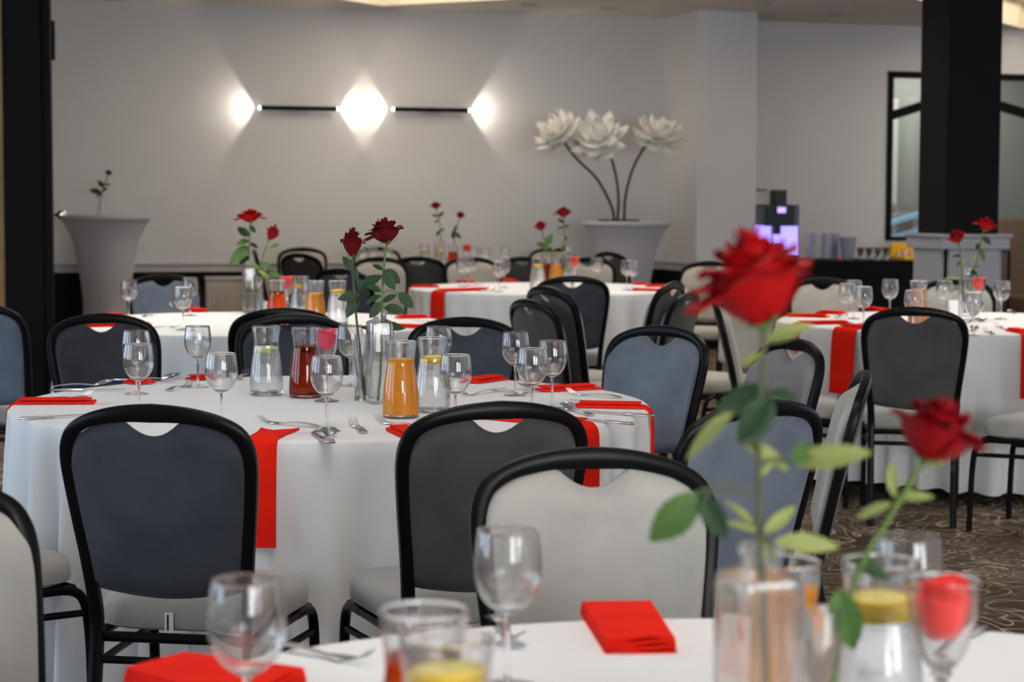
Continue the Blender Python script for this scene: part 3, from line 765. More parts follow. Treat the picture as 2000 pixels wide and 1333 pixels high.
# carafes -----------------------------------------------------------
CA_H = .205
CA_OUT = sm([(.040, .0), (.0475, .004), (.0495, .020), (.0485, .050), (.0445, .095), (.0390, .130), (.0365, .150), (.0380, .170), (.0410, .190), (.0420, .205)], 3)
def r_in(z):
    for a, b in zip(CA_OUT, CA_OUT[1:]):
        if a[1] <= z <= b[1]: return a[0] + (b[0]-a[0])*(z-a[1])/max(b[1]-a[1], 1e-9) - .0016
    return .04
def ca_glass(): return MB().lathe(shell(CA_OUT, .0018, .010), 44).mesh('vessel', 'clear_glass')
def ca_drink(m, lev):
    zs = [.0098 + (lev-.0098)*i/16 for i in range(17)]
    return lambda: MB().lathe([(0, zs[0])] + [(r_in(z), z) for z in zs] + [(0, lev)], 44).mesh('drink', m)
def slice_mesh(flesh):
    return MB().lathe([(0, -.0025), (.029, -.0025), (.0318, -.0015), (.0318, .0015), (.029, .0025), (0, .0025)], 28).mesh('slice', flesh)
def rind_mesh():
    return MB().lathe([(.0300, -.0030), (.0332, -.0024), (.0336, 0), (.0332, .0024), (.0300, .0030), (.0300, -.0030)], 28).mesh('rind', 'lemon_rind')
def carafe(px, rim, drink, lev, label, slices=None, D=None, n=3, g=None):
    if D is None: p = P(px, rim, TZ + CA_H)
    else: p = Vector(((px-1000)*D/FPX, D, 0))
    t = thing('carafe', label, 'carafe', (p.x, p.y, TZ + .0005), 0, g)
    place('vessel', cached('cag', ca_glass), t)
    place('drink', cached(('cad', drink, lev), ca_drink(drink, lev)), t)
    if slices:
        rnd = random.Random(px)
        for i in range(n):
            o = place('fruit_slice', cached(('sl', slices), lambda: slice_mesh(slices)), t)
            o.location = (rnd.uniform(-.002, .002), rnd.uniform(-.002, .002), lev - .002 + i*.0060)
            o.rotation_euler = (rnd.uniform(-.07, .07), rnd.uniform(-.07, .07), rnd.uniform(0, 3)); o.scale = (1, 1, 1.2)
            if slices == 'lemon_flesh':
                q = place('rind', cached('rind', rind_mesh), o)
    return t
gc = 'glass carafes with drinks'
carafe(520, 638, 'water', .130, 'glass carafe of water with pale lime slices on the middle table', 'lime_flesh', g=gc)
carafe(597, 641, 'tea', .150, 'glass carafe of dark amber drink on the middle table', g=gc)
carafe(783, 667, 'orange_juice', .158, 'glass carafe of orange juice on the middle table', g=gc)
carafe(845, 660, 'water', .140, 'glass carafe of water with lemon right of the orange juice, middle table', 'lemon_flesh', g=gc)
carafe(541, 548, 'amber', .155, 'carafe of bright amber drink on the back left table', g=gc)
carafe(586, 540, 'water', .150, 'carafe of lemon water between amber and orange, back left table', 'lemon_flesh', g=gc)
carafe(616, 549, 'orange_juice', .150, 'carafe of orange juice on the back left table', g=gc)
carafe(659, 549, 'water', .150, 'carafe of lemon water at the right of the back left table', 'lemon_flesh', g=gc)
carafe(1050, 505, 'water', .150, 'carafe of lemon water on the far centre table', 'lemon_flesh', g=gc)
carafe(1068, 498, 'amber', .145, 'amber carafe between water and orange juice, far centre table', g=gc)
carafe(1087, 501, 'orange_juice', .150, 'carafe of orange juice on the far centre table', g=gc)
carafe(1795, 549, 'peach_juice', .165, 'carafe of peach coloured juice on the right table', g=gc)
carafe(829, 0, 'water', .150, 'left lemon water carafe on the farthest table', 'lemon_flesh', D=16.5, g=gc)
carafe(860, 0, 'water', .150, 'lemon water carafe beside the amber one on the farthest table', 'lemon_flesh', D=16.35, g=gc)
carafe(884, 0, 'amber', .150, 'carafe of amber drink on the farthest table', D=16.3, g=gc)
carafe(828, 1192, 'amber', .162, 'blurred carafe of amber drink at the bottom of the picture', g=gc)
carafe(872, 1246, 'water', .158, 'blurred lemon water carafe before the amber one, bottom of the picture', 'lemon_flesh', n=4, g=gc)
carafe(1527, 1098, 'orange_juice', .178, 'blurred carafe of orange juice behind the square bottle vase', g=gc)
carafe(1722, 1097, 'water', .148, 'blurred lemon water carafe right of the tall roses', 'lemon_flesh', n=4, g=gc)

# candle glasses ----------------------------------------------------
def cg_bowl():
    o = sm([(.006, .118), (.014, .122), (.024, .138), (.0315, .163), (.0355, .192), (.0375, .210)], 3)
    return MB().lathe(shell(o, .0013, .126), 36).mesh('bowl', GL)
def cg_stem(): return MB().lathe([(0, .008)] + sm([(.012, .008), (.005, .02), (.0042, .06), (.0048, .085), (.010, .098), (.0055, .108), (.011, .114), (.008, .120)], 4) + [(0, .121)], 24).mesh('stem', GL)
def cg_foot(): return MB().lathe([(0, .0005), (.034, .0005), (.036, .002), (.034, .004), (.02, .007), (.010, .0095), (0, .010)], 36).mesh('foot', GL)
def cg_candle(m):
    def f():
        mb = MB().lathe([(0, .150), (.010, .1505), (.0190, .157), (.0245, .170), (.0275, .184), (.0285, .193), (.020, .197), (0, .198)], 30)
        return mb.mesh('candle', m)
    return f
def cg_petal(m):
    def f():
        g = []
        for i in range(13):
            a = 2*PI*i/12*.92; col = []
            for j in range(5):
                r = .010 + .016*math.sin(PI*j/8) ; z = .192 + .015*j/4 + .005*math.sin(2*a)
                col.append((r*math.cos(a), r*math.sin(a), z))
            g.append(col)
        return MB().sheet(g, .0022).mesh('petal_curl', m)
    return f
def candle_glass(px, rim, col, label, D=None):
    if D is None: p = P(px, rim, TZ + .21)
    else: p = Vector(((px-1000)*D/FPX, D, 0))
    t = thing('candle_glass', label, 'candle', (p.x, p.y, TZ), 0, 'stemmed candle glasses')
    place('bowl', cached('cgb', cg_bowl), t); place('stem', cached('cgs', cg_stem), t); place('foot', cached('cgf', cg_foot), t)
    c = place('candle', cached(('cgc', col), cg_candle(col)), t)
    place('petal_curl', cached(('cgp', col), cg_petal(col)), c)
candle_glass(638, 643, 'candle_pink', 'stemmed glass with pink rose candle beside the amber carafe')
candle_glass(560, 540, 'candle_red', 'stemmed glass with red candle on the back left table')
candle_glass(1122, 502, 'candle_red', 'stemmed glass with red candle on the far centre table')
candle_glass(1911, 543, 'candle_red', 'stemmed glass with orange red candle on the right table')
candle_glass(911, 0, 'candle_red', 'stemmed glass with red candle on the farthest table', D=16.3)
candle_glass(1842, 1132, 'candle_red', 'blurred stemmed glass with red candle at the lower right')

# vases -------------------------------------------------------------
def bottle_vase():
    m = MB(); K = 32
    def ring(h, z, e):
        out = []
        for k in range(K):
            a = 2*PI*(k+.5)/K; c, s_ = math.cos(a), math.sin(a)
            out.append((math.copysign(abs(c)**e, c)*h, math.copysign(abs(s_)**e, s_)*h, z))
        return out
    rows = [ring(.030, 0, .3), ring(.0345, .003, .25), ring(.035, .02, .25), ring(.035, .224, .25), ring(.0338, .234, .3), ring(.025, .239, .6), ring(.019, .242, 1), ring(.0185, .255, 1), ring(.0215, .259, 1), ring(.0215, .264, 1),
            ring(.017, .265, 1), ring(.0155, .243, 1), ring(.021, .236, .6), ring(.0298, .231, .3), ring(.031, .222, .25), ring(.031, .024, .25), ring(.029, .016, .3)]
    vs = [v for r in rows for v in r]; fs = [(j*K+i, j*K+(i+1) % K, (j+1)*K+(i+1) % K, (j+1)*K+i) for j in range(len(rows)-1) for i in range(K)]
    fs += [tuple(range(K)), tuple((len(rows)-1)*K+i for i in range(K))]
    return m.add(vs, fs).mesh('body', 'thick_glass', True, 50)
def bottle_water():
    m = MB(); K = 32; rows = []
    for h, z in ((.0288, .0161), (.0309, .0245), (.0309, .10)):
        rows.append([(math.copysign(abs(math.cos(2*PI*(k+.5)/K))**.25, math.cos(2*PI*(k+.5)/K))*h, math.copysign(abs(math.sin(2*PI*(k+.5)/K))**.25, math.sin(2*PI*(k+.5)/K))*h, z) for k in range(K)])
    vs = [v for r in rows for v in r]; fs = [(j*K+i, j*K+(i+1) % K, (j+1)*K+(i+1) % K, (j+1)*K+i) for j in range(2) for i in range(K)]
    fs += [tuple(range(K)), tuple(2*K+i for i in range(K))]
    return m.add(vs, fs).mesh('water', 'water', True, 50)
def tube_vase():
    o = [(.0185, 0), (.020, .002), (.020, .19)]
    return MB().lathe(shell(o, .002, .016), 32).mesh('body', 'thick_glass')
def tube_water(): return MB().lathe([(0, .0159), (.0181, .0159), (.0181, .07), (0, .07)], 28).mesh('water', 'water')
def vase(kind, p, label, rz=0.35, s=1.0):
    t = thing('bottle_vase' if kind == 'b' else 'tube_vase', label, 'vase', (p.x, p.y, TZ + .0005), rz, 'glass rose vases')
    place('body', cached('v'+kind, bottle_vase if kind == 'b' else tube_vase), t)
    place('water', cached('vw'+kind, bottle_water if kind == 'b' else tube_water), t)
    t.scale = (s, s, s)
    return t
vA = P(742, 788, TZ); tA = P(706, 783, TZ)
vase('b', vA, 'square glass bottle vase holding the taller dark rose, middle table', .3)
vase('t', tA, 'slim glass tube vase holding the shorter dark rose, middle table')
vB = P(487, 612, TZ); vase('b', vB, 'square glass bottle vase with red rose on the back left table', .2)
tB = P(506, 613, TZ); vase('t', tB, 'slim glass tube beside the bottle vase on the back left table')
vC = Vector(((1108-1000)*13.3/FPX, 13.3, TZ)); vase('b', vC, 'glass bottle vase with two roses on the far centre table', .3)
vE = Vector(((857-1000)*16.75/FPX, 16.75, TZ)); vase('b', vE, 'left glass bottle vase on the farthest table', .3)
vE2 = Vector(((886-1000)*16.8/FPX, 16.8, TZ)); vase('t', vE2, 'glass tube vase on the farthest table')
vD = P(1888, 625, TZ); vase('b', vD, 'glass bottle vase with two red roses on the right table', .3, .95)
vF = Vector(((1491-1000)*1.88/FPX, 1.88, TZ)); vase('b', vF, 'blurred square bottle vase at the bottom right of the nearest table', .30)
tF = Vector(((1613-1000)*1.94/FPX, 1.94, TZ)); vase('t', tF, 'blurred slim glass tube right of the square bottle vase, nearest table')

# place cards
for p, lab, rz in ((P(1864, 614, TZ), 'small white folded card on the right table', .15), (P(513, 611, TZ), 'small white folded card on the back left table', -.1)):
    c = MB(); s_ = 1 if p.x > 0 else .8
    c.sheet([[(-.032, -.02*s_, 0), (-.032, 0, .072*s_), (-.032, .02, 0)], [(.032, -.02*s_, 0), (.032, 0, .072*s_), (.032, .02, 0)]], .0008)
    tag(c.build('table_card', 'card_white', None, False, loc=(p.x, p.y, TZ+.001), rz=rz), lab, 'card')

# napkins -----------------------------------------------------------
def napkin(k, px, py, w, hang, label, skew=0.0, dphi=0.0, polar=None, fork=False, g='red napkins folded into strips'):
    c = Vector((TAB[k][0], TAB[k][1], 0)); p = P(px, py, TZ) - c
    r0 = math.hypot(p.x, p.y); phi = math.atan2(p.y, p.x) + dphi
    if polar: r0, phi = polar[0], math.radians(polar[1])
    rows = []; R = rad_of(k)
    er = Vector((math.cos(phi), math.sin(phi), 0)); et = Vector((-math.sin(phi), math.cos(phi), 0))
    path = []
    n1 = 6
    for i in range(n1): path.append((r0 + (R - .02 - r0)*i/(n1-1), TZ + .0065))
    for i in range(1, 5):
        a = PI/2*i/4; path.append((R - .02 + .034*math.sin(a), TZ + .0065 - .03*(1-math.cos(a))))
    nh = max(2, int(hang/.04))
    for i in range(1, nh+1): path.append((None, TZ - .0235 - hang*i/nh))
    g_ = []
    for j in range(9):
        u = -1 + 2*j/8; col = []
        for q, (r, z) in enumerate(path):
            ww = w/2*(1 + (.35*max(0, 1-q/3) if fork else 0))
            if r is None:
                zz = z
                rr = max(cloth_r(k, phi + (u*w/2)/R, zz), cloth_r(k, phi, zz)) + .009
                rr = max(rr, R+.016)
            else: rr, zz = r, z
            if fork and q <= 2: rr = rr + (.085 - .03*q)*(1-abs(u))**.7
            o = er*rr + et*(u*ww + skew*max(0, TZ - zz))
            col.append((o.x, o.y, zz + .002*math.cos(u*2.2)*(1 if q < n1 else 0)))
        g_.append(col)
    m = MB().sheet(g_, .007)
    # second fold layer on top of the flat part
    g2 = []
    for j in range(7):
        u = -1 + 2*j/6; g2.append([tuple((er*(r0 + .012 + (R-.03-r0)*i/4) + et*(u*w*.43 + .004)) + Vector((0, 0, TZ + .0150))) for i in range(5)])
    o = m.build('napkin', 'napkin_red', None, True, 50, (c.x, c.y, 0))
    tag(o, label, 'napkin', g)
    if not fork: MB().sheet(g2, .005).build('upper_fold', 'napkin_red', o, True, 50)
    return o
napkin('A', 548, 842, .072, .235, 'red napkin with forked end hanging beside the tagged chair', fork=True)
napkin('A', 186, 789, .06, .24, 'red napkin hanging over the left edge of the middle table')
napkin('A', 288, 752, .065, .1, 'dark red napkin at the far left of the middle table')
napkin('A', 400, 744, .065, .1, 'red napkin behind the stem of the tall wine glass')
napkin('A', 918, 750, .065, .1, 'red napkin at the far side, right of the lemon water')
napkin('A', 1054, 766, .06, .1, 'red napkin behind the rightmost wine glass of the middle table')
napkin('A', 1124, 796, .06, .17, 'red napkin hanging over the right edge of the middle table')
napkin('A', 1082, 812, .10, .16, 'orange red napkin beside the chair in front of the orange juice', polar=(.60, -39.5))
napkin('A', 772, 842, .05, .05, 'red napkin tip peeping left of the front centre chair')
napkin('B', 236, 619, .07, .1, 'red napkin at the left end of the back left table')
napkin('B', 375, 607, .075, .1, 'orange red napkin in front of the radiator')
napkin('B', 292, 636, .06, .12, 'red napkin tip at the front of the back left table')
napkin('B', 775, 623, .06, .12, 'red napkin rear right on the back left table')
napkin('B', 772, 640, .06, .12, 'red napkin front right on the back left table')
napkin('C', 900, 552, .07, .1, 'upper red napkin at the left of the far centre table')
napkin('C', 858, 562, .06, .15, 'lower red napkin at the left edge of the far centre table')
napkin('C', 916, 566, .13, .19, 'red napkin hanging at the left front of the far centre table', polar=(.5, -140))
napkin('C', 986, 549, .07, .08, 'red napkin behind the wine glasses of the far centre table')
napkin('C', 1240, 557, .07, .1, 'rear red napkin at the right of the far centre table')
napkin('C', 1262, 561, .06, .12, 'red napkin at the right end of the far centre table')
napkin('C', 1238, 568, .06, .1, 'front red napkin at the right of the far centre table')
napkin('D', 1648, 615, .07, .1, 'rear orange red napkin at the left of the right table')
napkin('D', 1617, 621, .07, .14, 'middle orange red napkin at the left of the right table')
napkin('D', 1640, 631, .07, .1, 'front orange red napkin at the left of the right table', dphi=.12)
napkin('D', 1690, 632, .13, .27, 'red napkin hanging down the front left of the right table', polar=(.6, -138.5))
napkin('D', 1975, 647, .06, .26, 'red napkin hanging at the right edge of the picture')
napkin('D', 1702, 606, .06, .1, 'red napkin behind the clustered wine glasses')
# folded square napkins on the nearest table
def flat_napkin(q, label):
    pts = [P(x, y, TZ) for x, y in q]; m = MB(); c = sum(pts, Vector())/4
    for lay in range(4):
        sh = 1 - .012*lay; z0 = .002 + lay*.0052; g_ = []
        for i in range(9):
            u = i/8; col = []
            for j in range(9):
                v = j/8
                p = pts[0]*(1-u)*(1-v) + pts[1]*u*(1-v) + pts[2]*u*v + pts[3]*(1-u)*v
                d = (p - c)*sh
                wave = .0018*math.sin(u*7+lay)*v + (.0012*lay*math.sin(PI*u)*v)
                col.append((d.x, d.y, z0 + wave))
            g_.append(col)
        m.sheet(g_, .0045)
    o = m.build('napkin', 'napkin_red', None, True, 50, (c.x, c.y, TZ)); tag(o, label, 'napkin')
flat_napkin([(1133, 1201), (1272, 1199), (1322, 1277), (1182, 1279)], 'folded orange red napkin in front of the pale chair')
flat_napkin([(240, 1335), (360, 1302), (600, 1334), (470, 1400)], 'orange red napkin cut off by the bottom left edge')

# cutlery -----------------------------------------------------------
def handle(m, L, x0=0.0):
    g = []
    for i in range(9):
        x = x0 + (L-x0)*i/8; w = .0095*(1 - .62*math.sin(PI/2*min(1, i/6.5))) + .0015
        g.append([(x, -w, .003 + .006*math.sin(PI*i/8)), (x, 0, .0036 + .006*math.sin(PI*i/8)), (x, w, .003 + .006*math.sin(PI*i/8))])
    m.sheet(g, .0026)
def fork_mesh():
    m = MB(); handle(m, .125); g = []
    for i in range(6):
        x = .123 + .034*i/5; w = .0045 + .0085*math.sin(PI/2*i/5); z = .0035 - .001*i/5
        g.append([(x, -w, z + .001), (x, 0, z), (x, w, z + .001)])
    m.sheet(g, .0022)
    for k in range(4):
        y = -.0105 + .007*k
        m.tube([(.155, y, .003), (.170, y, .0045), (.186, y*.95, .0105), (.198, y*.9, .0200)], [.0017, .0016, .0014, .0007], 6, flat=.8)
    return m.mesh('fork', 'steel')
def spoon_mesh():
    m = MB(); handle(m, .138); g = []
    for i in range(13):
        t = i/12; x = .135 + .062*t; w = .0205*max(0.0, math.sin(PI*min(1, .06 + t*.94)))**.6; col = []
        for j in range(9):
            u = -1 + j/4; col.append((x, u*w, .0032 + .0095*(u*u)*math.sin(PI*t) + .016*t*t))
        g.append(col)
    m.sheet(g, .0018); return m.mesh('spoon', 'steel')
def knife_mesh():
    m = MB(); m.bbox(0, .10, -.0078, .0078, .0006, .0072, .0028, 2); g = []
    for i in range(9):
        t = i/8; x = .098 + .125*t; a = -.0075 + .0; b = .0075*(1 if t < .7 else max(0.0, math.cos((t-.7)/.3*PI/2))**.6)
        g.append([(x, a + .002*t, .0040), (x, (a+b)/2, .0040), (x, max(b, a+.003), .0040)])
    m.sheet(g, .0016); return m.mesh('knife', 'steel')
CUT = {'fork': fork_mesh, 'spoon': spoon_mesh, 'knife': knife_mesh}; CLEN = {'fork': .2, 'spoon': .197, 'knife': .223}
def cutlery(kind, head, tail, label, anchor='head', z=0.0, g=None):
    h = P(head[0], head[1], TZ); t = P(tail[0], tail[1], TZ); d = (h - t); d.z = 0; d.normalize()
    base = h - d*CLEN[kind] if anchor == 'head' else t
    o = place(kind, cached('c'+kind, CUT[kind]), None, (base.x, base.y, TZ + .001 + z), math.atan2(d.y, d.x))
    tag(o, label, kind, g or 'steel cutlery')
cutlery('spoon', (642, 850), (650, 886), 'steel spoon standing out at the front edge of the middle table')
cutlery('knife', (610, 848), (640, 868), 'steel knife left of the front spoon on the middle table')
cutlery('fork', (688, 831), (734, 866), 'steel fork right of the front spoon on the middle table')
cutlery('fork', (505, 827), (640, 838), 'thin dessert fork lying crosswise above the forked red napkin')
cutlery('fork', (735, 826), (808, 838), 'dessert fork lying crosswise left of the front centre chair')
cutlery('fork', (180, 776), (42, 791), 'steel fork behind the left hanging red napkin')
cutlery('knife', (190, 812), (66, 820), 'steel knife in front of the left hanging red napkin')
cutlery('spoon', (224, 754), (126, 757), 'steel spoon before the dark red napkin at far left')
cutlery('knife', (244, 764), (140, 765), 'steel knife before the dark red napkin at far left')
cutlery('fork', (374, 754), (312, 770), 'steel fork right of the two lined up wine glasses')
cutlery('spoon', (352, 741), (298, 744), 'steel spoon near the red napkin behind the tall wine glass')
cutlery('knife', (345, 749), (290, 747), 'steel knife near the red napkin behind the tall wine glass')
cutlery('fork', (480, 733), (456, 752), 'steel fork left of the lime water carafe')
cutlery('fork', (1034, 774), (1003, 769), 'steel fork at the foot of the leftmost of three glasses')
cutlery('spoon', (1012, 762), (1062, 757), 'steel spoon behind the three glasses of the middle table')
cutlery('knife', (1022, 768), (1150, 762), 'steel knife behind the three glasses of the middle table')
cutlery('fork', (1107, 771), (1230, 781), 'steel fork between the two right hand red napkins')
cutlery('knife', (1110, 784), (1252, 793), 'steel knife just behind the napkin hanging over the right edge')
cutlery('spoon', (1100, 800), (1200, 826), 'large steel spoon in front of the right hanging napkin')
cutlery('knife', (1112, 819), (1205, 829), 'steel knife beside the large spoon at the right')
cutlery('knife', (1140, 806), (1245, 814), 'steel knife along the front of the right hanging napkin')
cutlery('fork', (900, 776), (940, 770), 'steel fork right of the wine glass before the lemon water')
cutlery('spoon', (334, 600), (362, 604), 'steel spoon near the front glass before the radiator chair')
cutlery('fork', (297, 616), (268, 624), 'steel fork on the left of the back left table')
cutlery('spoon', (354, 640), (312, 643), 'steel spoon at the front edge of the back left table')
cutlery('knife', (810, 628), (850, 632), 'steel knife between the right napkins of the back left table')
cutlery('spoon', (962, 568), (930, 571), 'steel spoon at the front of the far centre table')
cutlery('knife', (945, 556), (915, 560), 'steel knife behind the left napkins of the far centre table')
cutlery('fork', (1030, 571), (1060, 575), 'steel fork in front of the water on the far centre table')
cutlery('knife', (1215, 562), (1250, 565), 'steel knife near the right glasses of the far centre table')
cutlery('spoon', (1904, 644), (1896, 655), 'steel spoon at the front of the right table')
cutlery('fork', (1922, 648), (1946, 656), 'steel fork at the front of the right table')
cutlery('fork', (1945, 638), (1968, 646), 'dessert fork on the right table near the edge napkin')
cutlery('spoon', (1925, 629), (1905, 631), 'small spoon right of the vase on the right table')
cutlery('spoon', (1968, 613), (1990, 615), 'steel spoon by the rightmost wine glass')
cutlery('fork', (1632, 622), (1650, 617), 'steel fork between the orange red napkins of the right table')
cutlery('fork', (728, 1303), (552, 1272), 'blurred steel fork right of the bottom left wine glass')
cutlery('spoon', (1004, 1270), (980, 1235), 'blurred steel spoon behind the central blurred wine glass')
cutlery('knife', (1800, 1292), (1905, 1240), 'blurred steel knife at the lower right corner')
cutlery('fork', (1770, 1262), (1880, 1222), 'blurred steel fork at the lower right corner')
# ------------------------------------------------------------------ roses
def petal_mesh(kind, m, seed=0):
    rnd = random.Random(seed*7 + len(kind)); ph = rnd.uniform(0, 6); g = []
    NU, NV = 10, 9
    for i in range(NU+1):
        u = -1 + 2*i/NU; col = []
        for j in range(NV+1):
            v = j/NV; wsh = math.sin(PI*(.13 + .78*v))**.55; q = max(0, (v-.72)/.28)
            if kind == 'inner': dphi, r, z = 1.5, .06 + .08*v - .02*q, .98*v
            elif kind == 'mid': dphi, r, z = 1.05, .07 + .25*math.sin(PI/2*v)**.9 + .10*q*q, .95*v - .09*q*q
            elif kind == 'outer': dphi, r, z = .95, .09 + .38*math.sin(PI/2*min(1, v*1.15))**.8 + .17*q*q, .84*v - .17*q*q
            else: dphi, r, z = .80, .10 + .52*v**.9 + .20*q, .38*math.sin(PI*.6*v) - .12*q     # fallen, wide open petal
            tip = 1 - .10*(abs(u)**2.5)*v
            a = u*dphi*wsh
            rr = r*(1 + .035*v*math.sin(3*u + ph)) + .006*v*math.sin(7*u + ph*2)
            col.append((rr*math.cos(a), rr*math.sin(a), z*tip + .018*v*math.sin(6*u + ph)))
        g.append(col)
    return MB().sheet(g, .014).mesh('petal', m, True, 70)
def leaf_mesh(m, seed):
    rnd = random.Random(seed); g = []; NU, NV = 12, 8; cv = rnd.uniform(.05, .25); tw = rnd.uniform(-.3, .3)
    for i in range(NU+1):
        t = i/NU; w = .27*max(0.0, math.sin(PI*t**.85))**.8*(1 + (.05 if i % 2 else -.03)); col = []
        for j in range(NV+1):
            u = -1 + 2*j/NV
            y = u*w; z = .20*abs(u)*w - cv*t*t*.9 + .03*math.sin(3*t+seed)
            col.append((t, y*math.cos(tw*t) , z + y*math.sin(tw*t)))
        g.append(col)
    return MB().sheet(g, .008).mesh('leaf', m, True, 70)
PET = {}
def rose(label, path, D, head, hw, col, leaves=(), stem='stem_green', sr=.0024, group='roses in glass vases', fallen=None, open_=1.0, tall=1.0, seed=1, npet=(5, 8, 9)):
    pts = [PD(px, py, D) for px, py in path]
    root = thing('rose', label, 'rose', pts[0], 0, group); o0 = pts[0]
    sp = [Vector(q) for q in smooth_path([tuple(p - o0) for p in pts], 6)]
    mb = MB().tube(sp, [sr*(1.15 - .3*i/len(sp)) for i in range(len(sp))], 8)
    s = hw/1.02
    hc = PD(head[0], head[1], D) - o0; base = sp[-1]
    ax = (hc - base); ax.y += .1*ax.length; ax = ax.normalized() if ax.length > 1e-6 else Vector((0, 0, 1))
    rnd = random.Random(seed*13+5)
    # leaves
    mats = {'d': 'leaf_dark', 'm': 'leaf_mid', 'l': 'leaf_light'}
    lobs = []
    for i, (bx, by, tx, ty, kd) in enumerate(leaves):
        b = PD(bx, by, D + rnd.uniform(-.01, .01)) - o0; t = PD(tx, ty, D + rnd.uniform(-.35, .35)*math.hypot(tx-bx, ty-by)*D/FPX) - o0
        near = min(sp, key=lambda q: (q - b).length + .3*max(0, q.z - b.z))
        if (near - b).length > .003:
            mid = (near + b)/2 + Vector((0, 0, .12*(near-b).length))
            mb.tube(smooth_path([tuple(near), tuple(mid), tuple(b)], 4), sr*.45, 6)
        x = (t - b); L = x.length; x.normalize()
        nrm = Vector((rnd.uniform(-.5, .5), -.75, .65 + rnd.uniform(-.4, .3))); nrm = (nrm - x*nrm.dot(x)).normalized(); y = nrm.cross(x)
        M = Matrix((x, y, nrm)).transposed().to_4x4() @ Matrix.Diagonal((L, L*(.56 if kd == 'l' else .95), L*.9, 1)); M.translation = b
        lobs.append((cached(('leaf', kd, i % 3), lambda: leaf_mesh(mats[kd], i % 3)), M))
    st = mb.build('stem', stem, root, True, 60)
    for me, M in lobs:
        lo = place('leaf', me, root); lo.matrix_local = M
    # bloom
    up = ax; xx = Vector((1, 0, 0)); xx = (xx - up*xx.dot(up)).normalized(); yy = up.cross(xx)
    B = Matrix((xx, yy, up)).transposed().to_4x4() @ Matrix.Diagonal((s*open_, s*open_, s*.80*tall, 1)); B.translation = base
    core = cached(('core', col), lambda: MB().lathe([(0, -.02), (.06, -.01), (.13, .06), (.17, .2), (.15, .5), (.10, .78), (.05, .86), (0, .87)], 18).mesh('bloom', col))
    bl = place('bloom', core, root); bl.matrix_local = B
    ga = 2.399; k = 0
    for kind, n in zip(('inner', 'mid', 'outer'), npet):
        for i in range(n):
            me = cached(('pet', kind, col, i % 2), lambda: petal_mesh(kind, col, i % 2))
            p = place('petal', me, bl)
            sc = ((.72 + .38*i/max(1, n-1)) if kind == 'mid' else (.90 + .22*i/max(1, n-1))) if kind != 'inner' else (.7 + .5*i/n)
            p.matrix_local = Matrix.Rotation(k*ga + rnd.uniform(-.15, .15) + seed, 4, 'Z') @ Matrix.Diagonal((sc, sc, ({'inner': 1.0, 'mid': 1.02 - .17*i/n, 'outer': .95 - .28*i/n}[kind]) + rnd.uniform(-.02, .03), 1)) @ Matrix.Rotation(rnd.uniform(-.05, .09), 4, 'Y'); k += 1
    if fallen is not None:
        for an in fallen:
            p = place('petal', cached(('pet', 'fallen', col), lambda: petal_mesh('fallen', col, 1)), bl); p.matrix_local = Matrix.Rotation(an, 4, 'Z')
    # calyx with sepals
    cm = MB().lathe([(0, -.10), (.035, -.10), (.07, -.04), (.09, .02), (.05, .06), (0, .06)], 12)
    for i in range(5):
        a = 2*PI*i/5; g = []
        for q in range(6):
            t = q/5; r = .07 + .34*t; w = .06*(1-t)**.8 + .004; z = .0 - .02*math.sin(PI*t) - .10*t*(i % 2) + .06*t
            g.append([tuple(Matrix.Rotation(a, 3, 'Z') @ Vector((r, uu*w, z))) for uu in (-1, 0, 1)])
        cm.sheet(g, .012)
    c = cached(('calyx',), lambda: cm.mesh('calyx', 'leaf_light' if stem != 'stem_olive' else 'leaf_mid'))
    co = place('calyx', c, root); co.matrix_local = B
    return root
rose('large blurred red rose on the tall stem in front, right of centre', [(1493, 1385), (1490, 1200), (1484, 1060), (1482, 960), (1483, 860), (1487, 760), (1491, 690), (1490, 632)], 1.88, (1478, 556), .098, 'rose_red',
     [(1362, 962, 1270, 1064, 'm'), (1374, 968, 1418, 1056, 'd'), (1468, 1025, 1420, 968, 'l'), (1478, 1038, 1418, 1016, 'l'), (1492, 1042, 1556, 988, 'l'), (1512, 1060, 1640, 1062, 'l'), (1492, 1050, 1520, 1110, 'l'),
      (1505, 768, 1392, 796, 'd'), (1500, 775, 1440, 862, 'd'), (1500, 770, 1558, 774, 'd'), (1500, 772, 1470, 868, 'd'), (1432, 808, 1330, 890, 'l'), (1450, 868, 1548, 912, 'l'), (1552, 906, 1702, 880, 'l'), (1548, 904, 1596, 862, 'm'), (1494, 668, 1584, 630, 'l'), (1490, 690, 1438, 716, 'l'), (1486, 930, 1512, 900, 'l')],
     'stem_olive', .0030, fallen=(PI*.90, PI*1.07), open_=.88, tall=1.2, seed=3)
rose('smaller blurred red rose leaning right in front of the right table', [(1614, 1385), (1636, 1250), (1678, 1115), (1738, 1012), (1772, 955), (1806, 898)], 1.94, (1838, 830), .074, 'rose_crimson',
     [(1748, 972, 1738, 898, 'l'), (1742, 985, 1668, 1012, 'l'), (1752, 972, 1820, 966, 'l'), (1662, 1092, 1742, 1128, 'd'), (1636, 1152, 1668, 1275, 'm'), (1806, 910, 1850, 900, 'l')], 'stem_green', .0028, open_=.98, tall=1.1, seed=6)
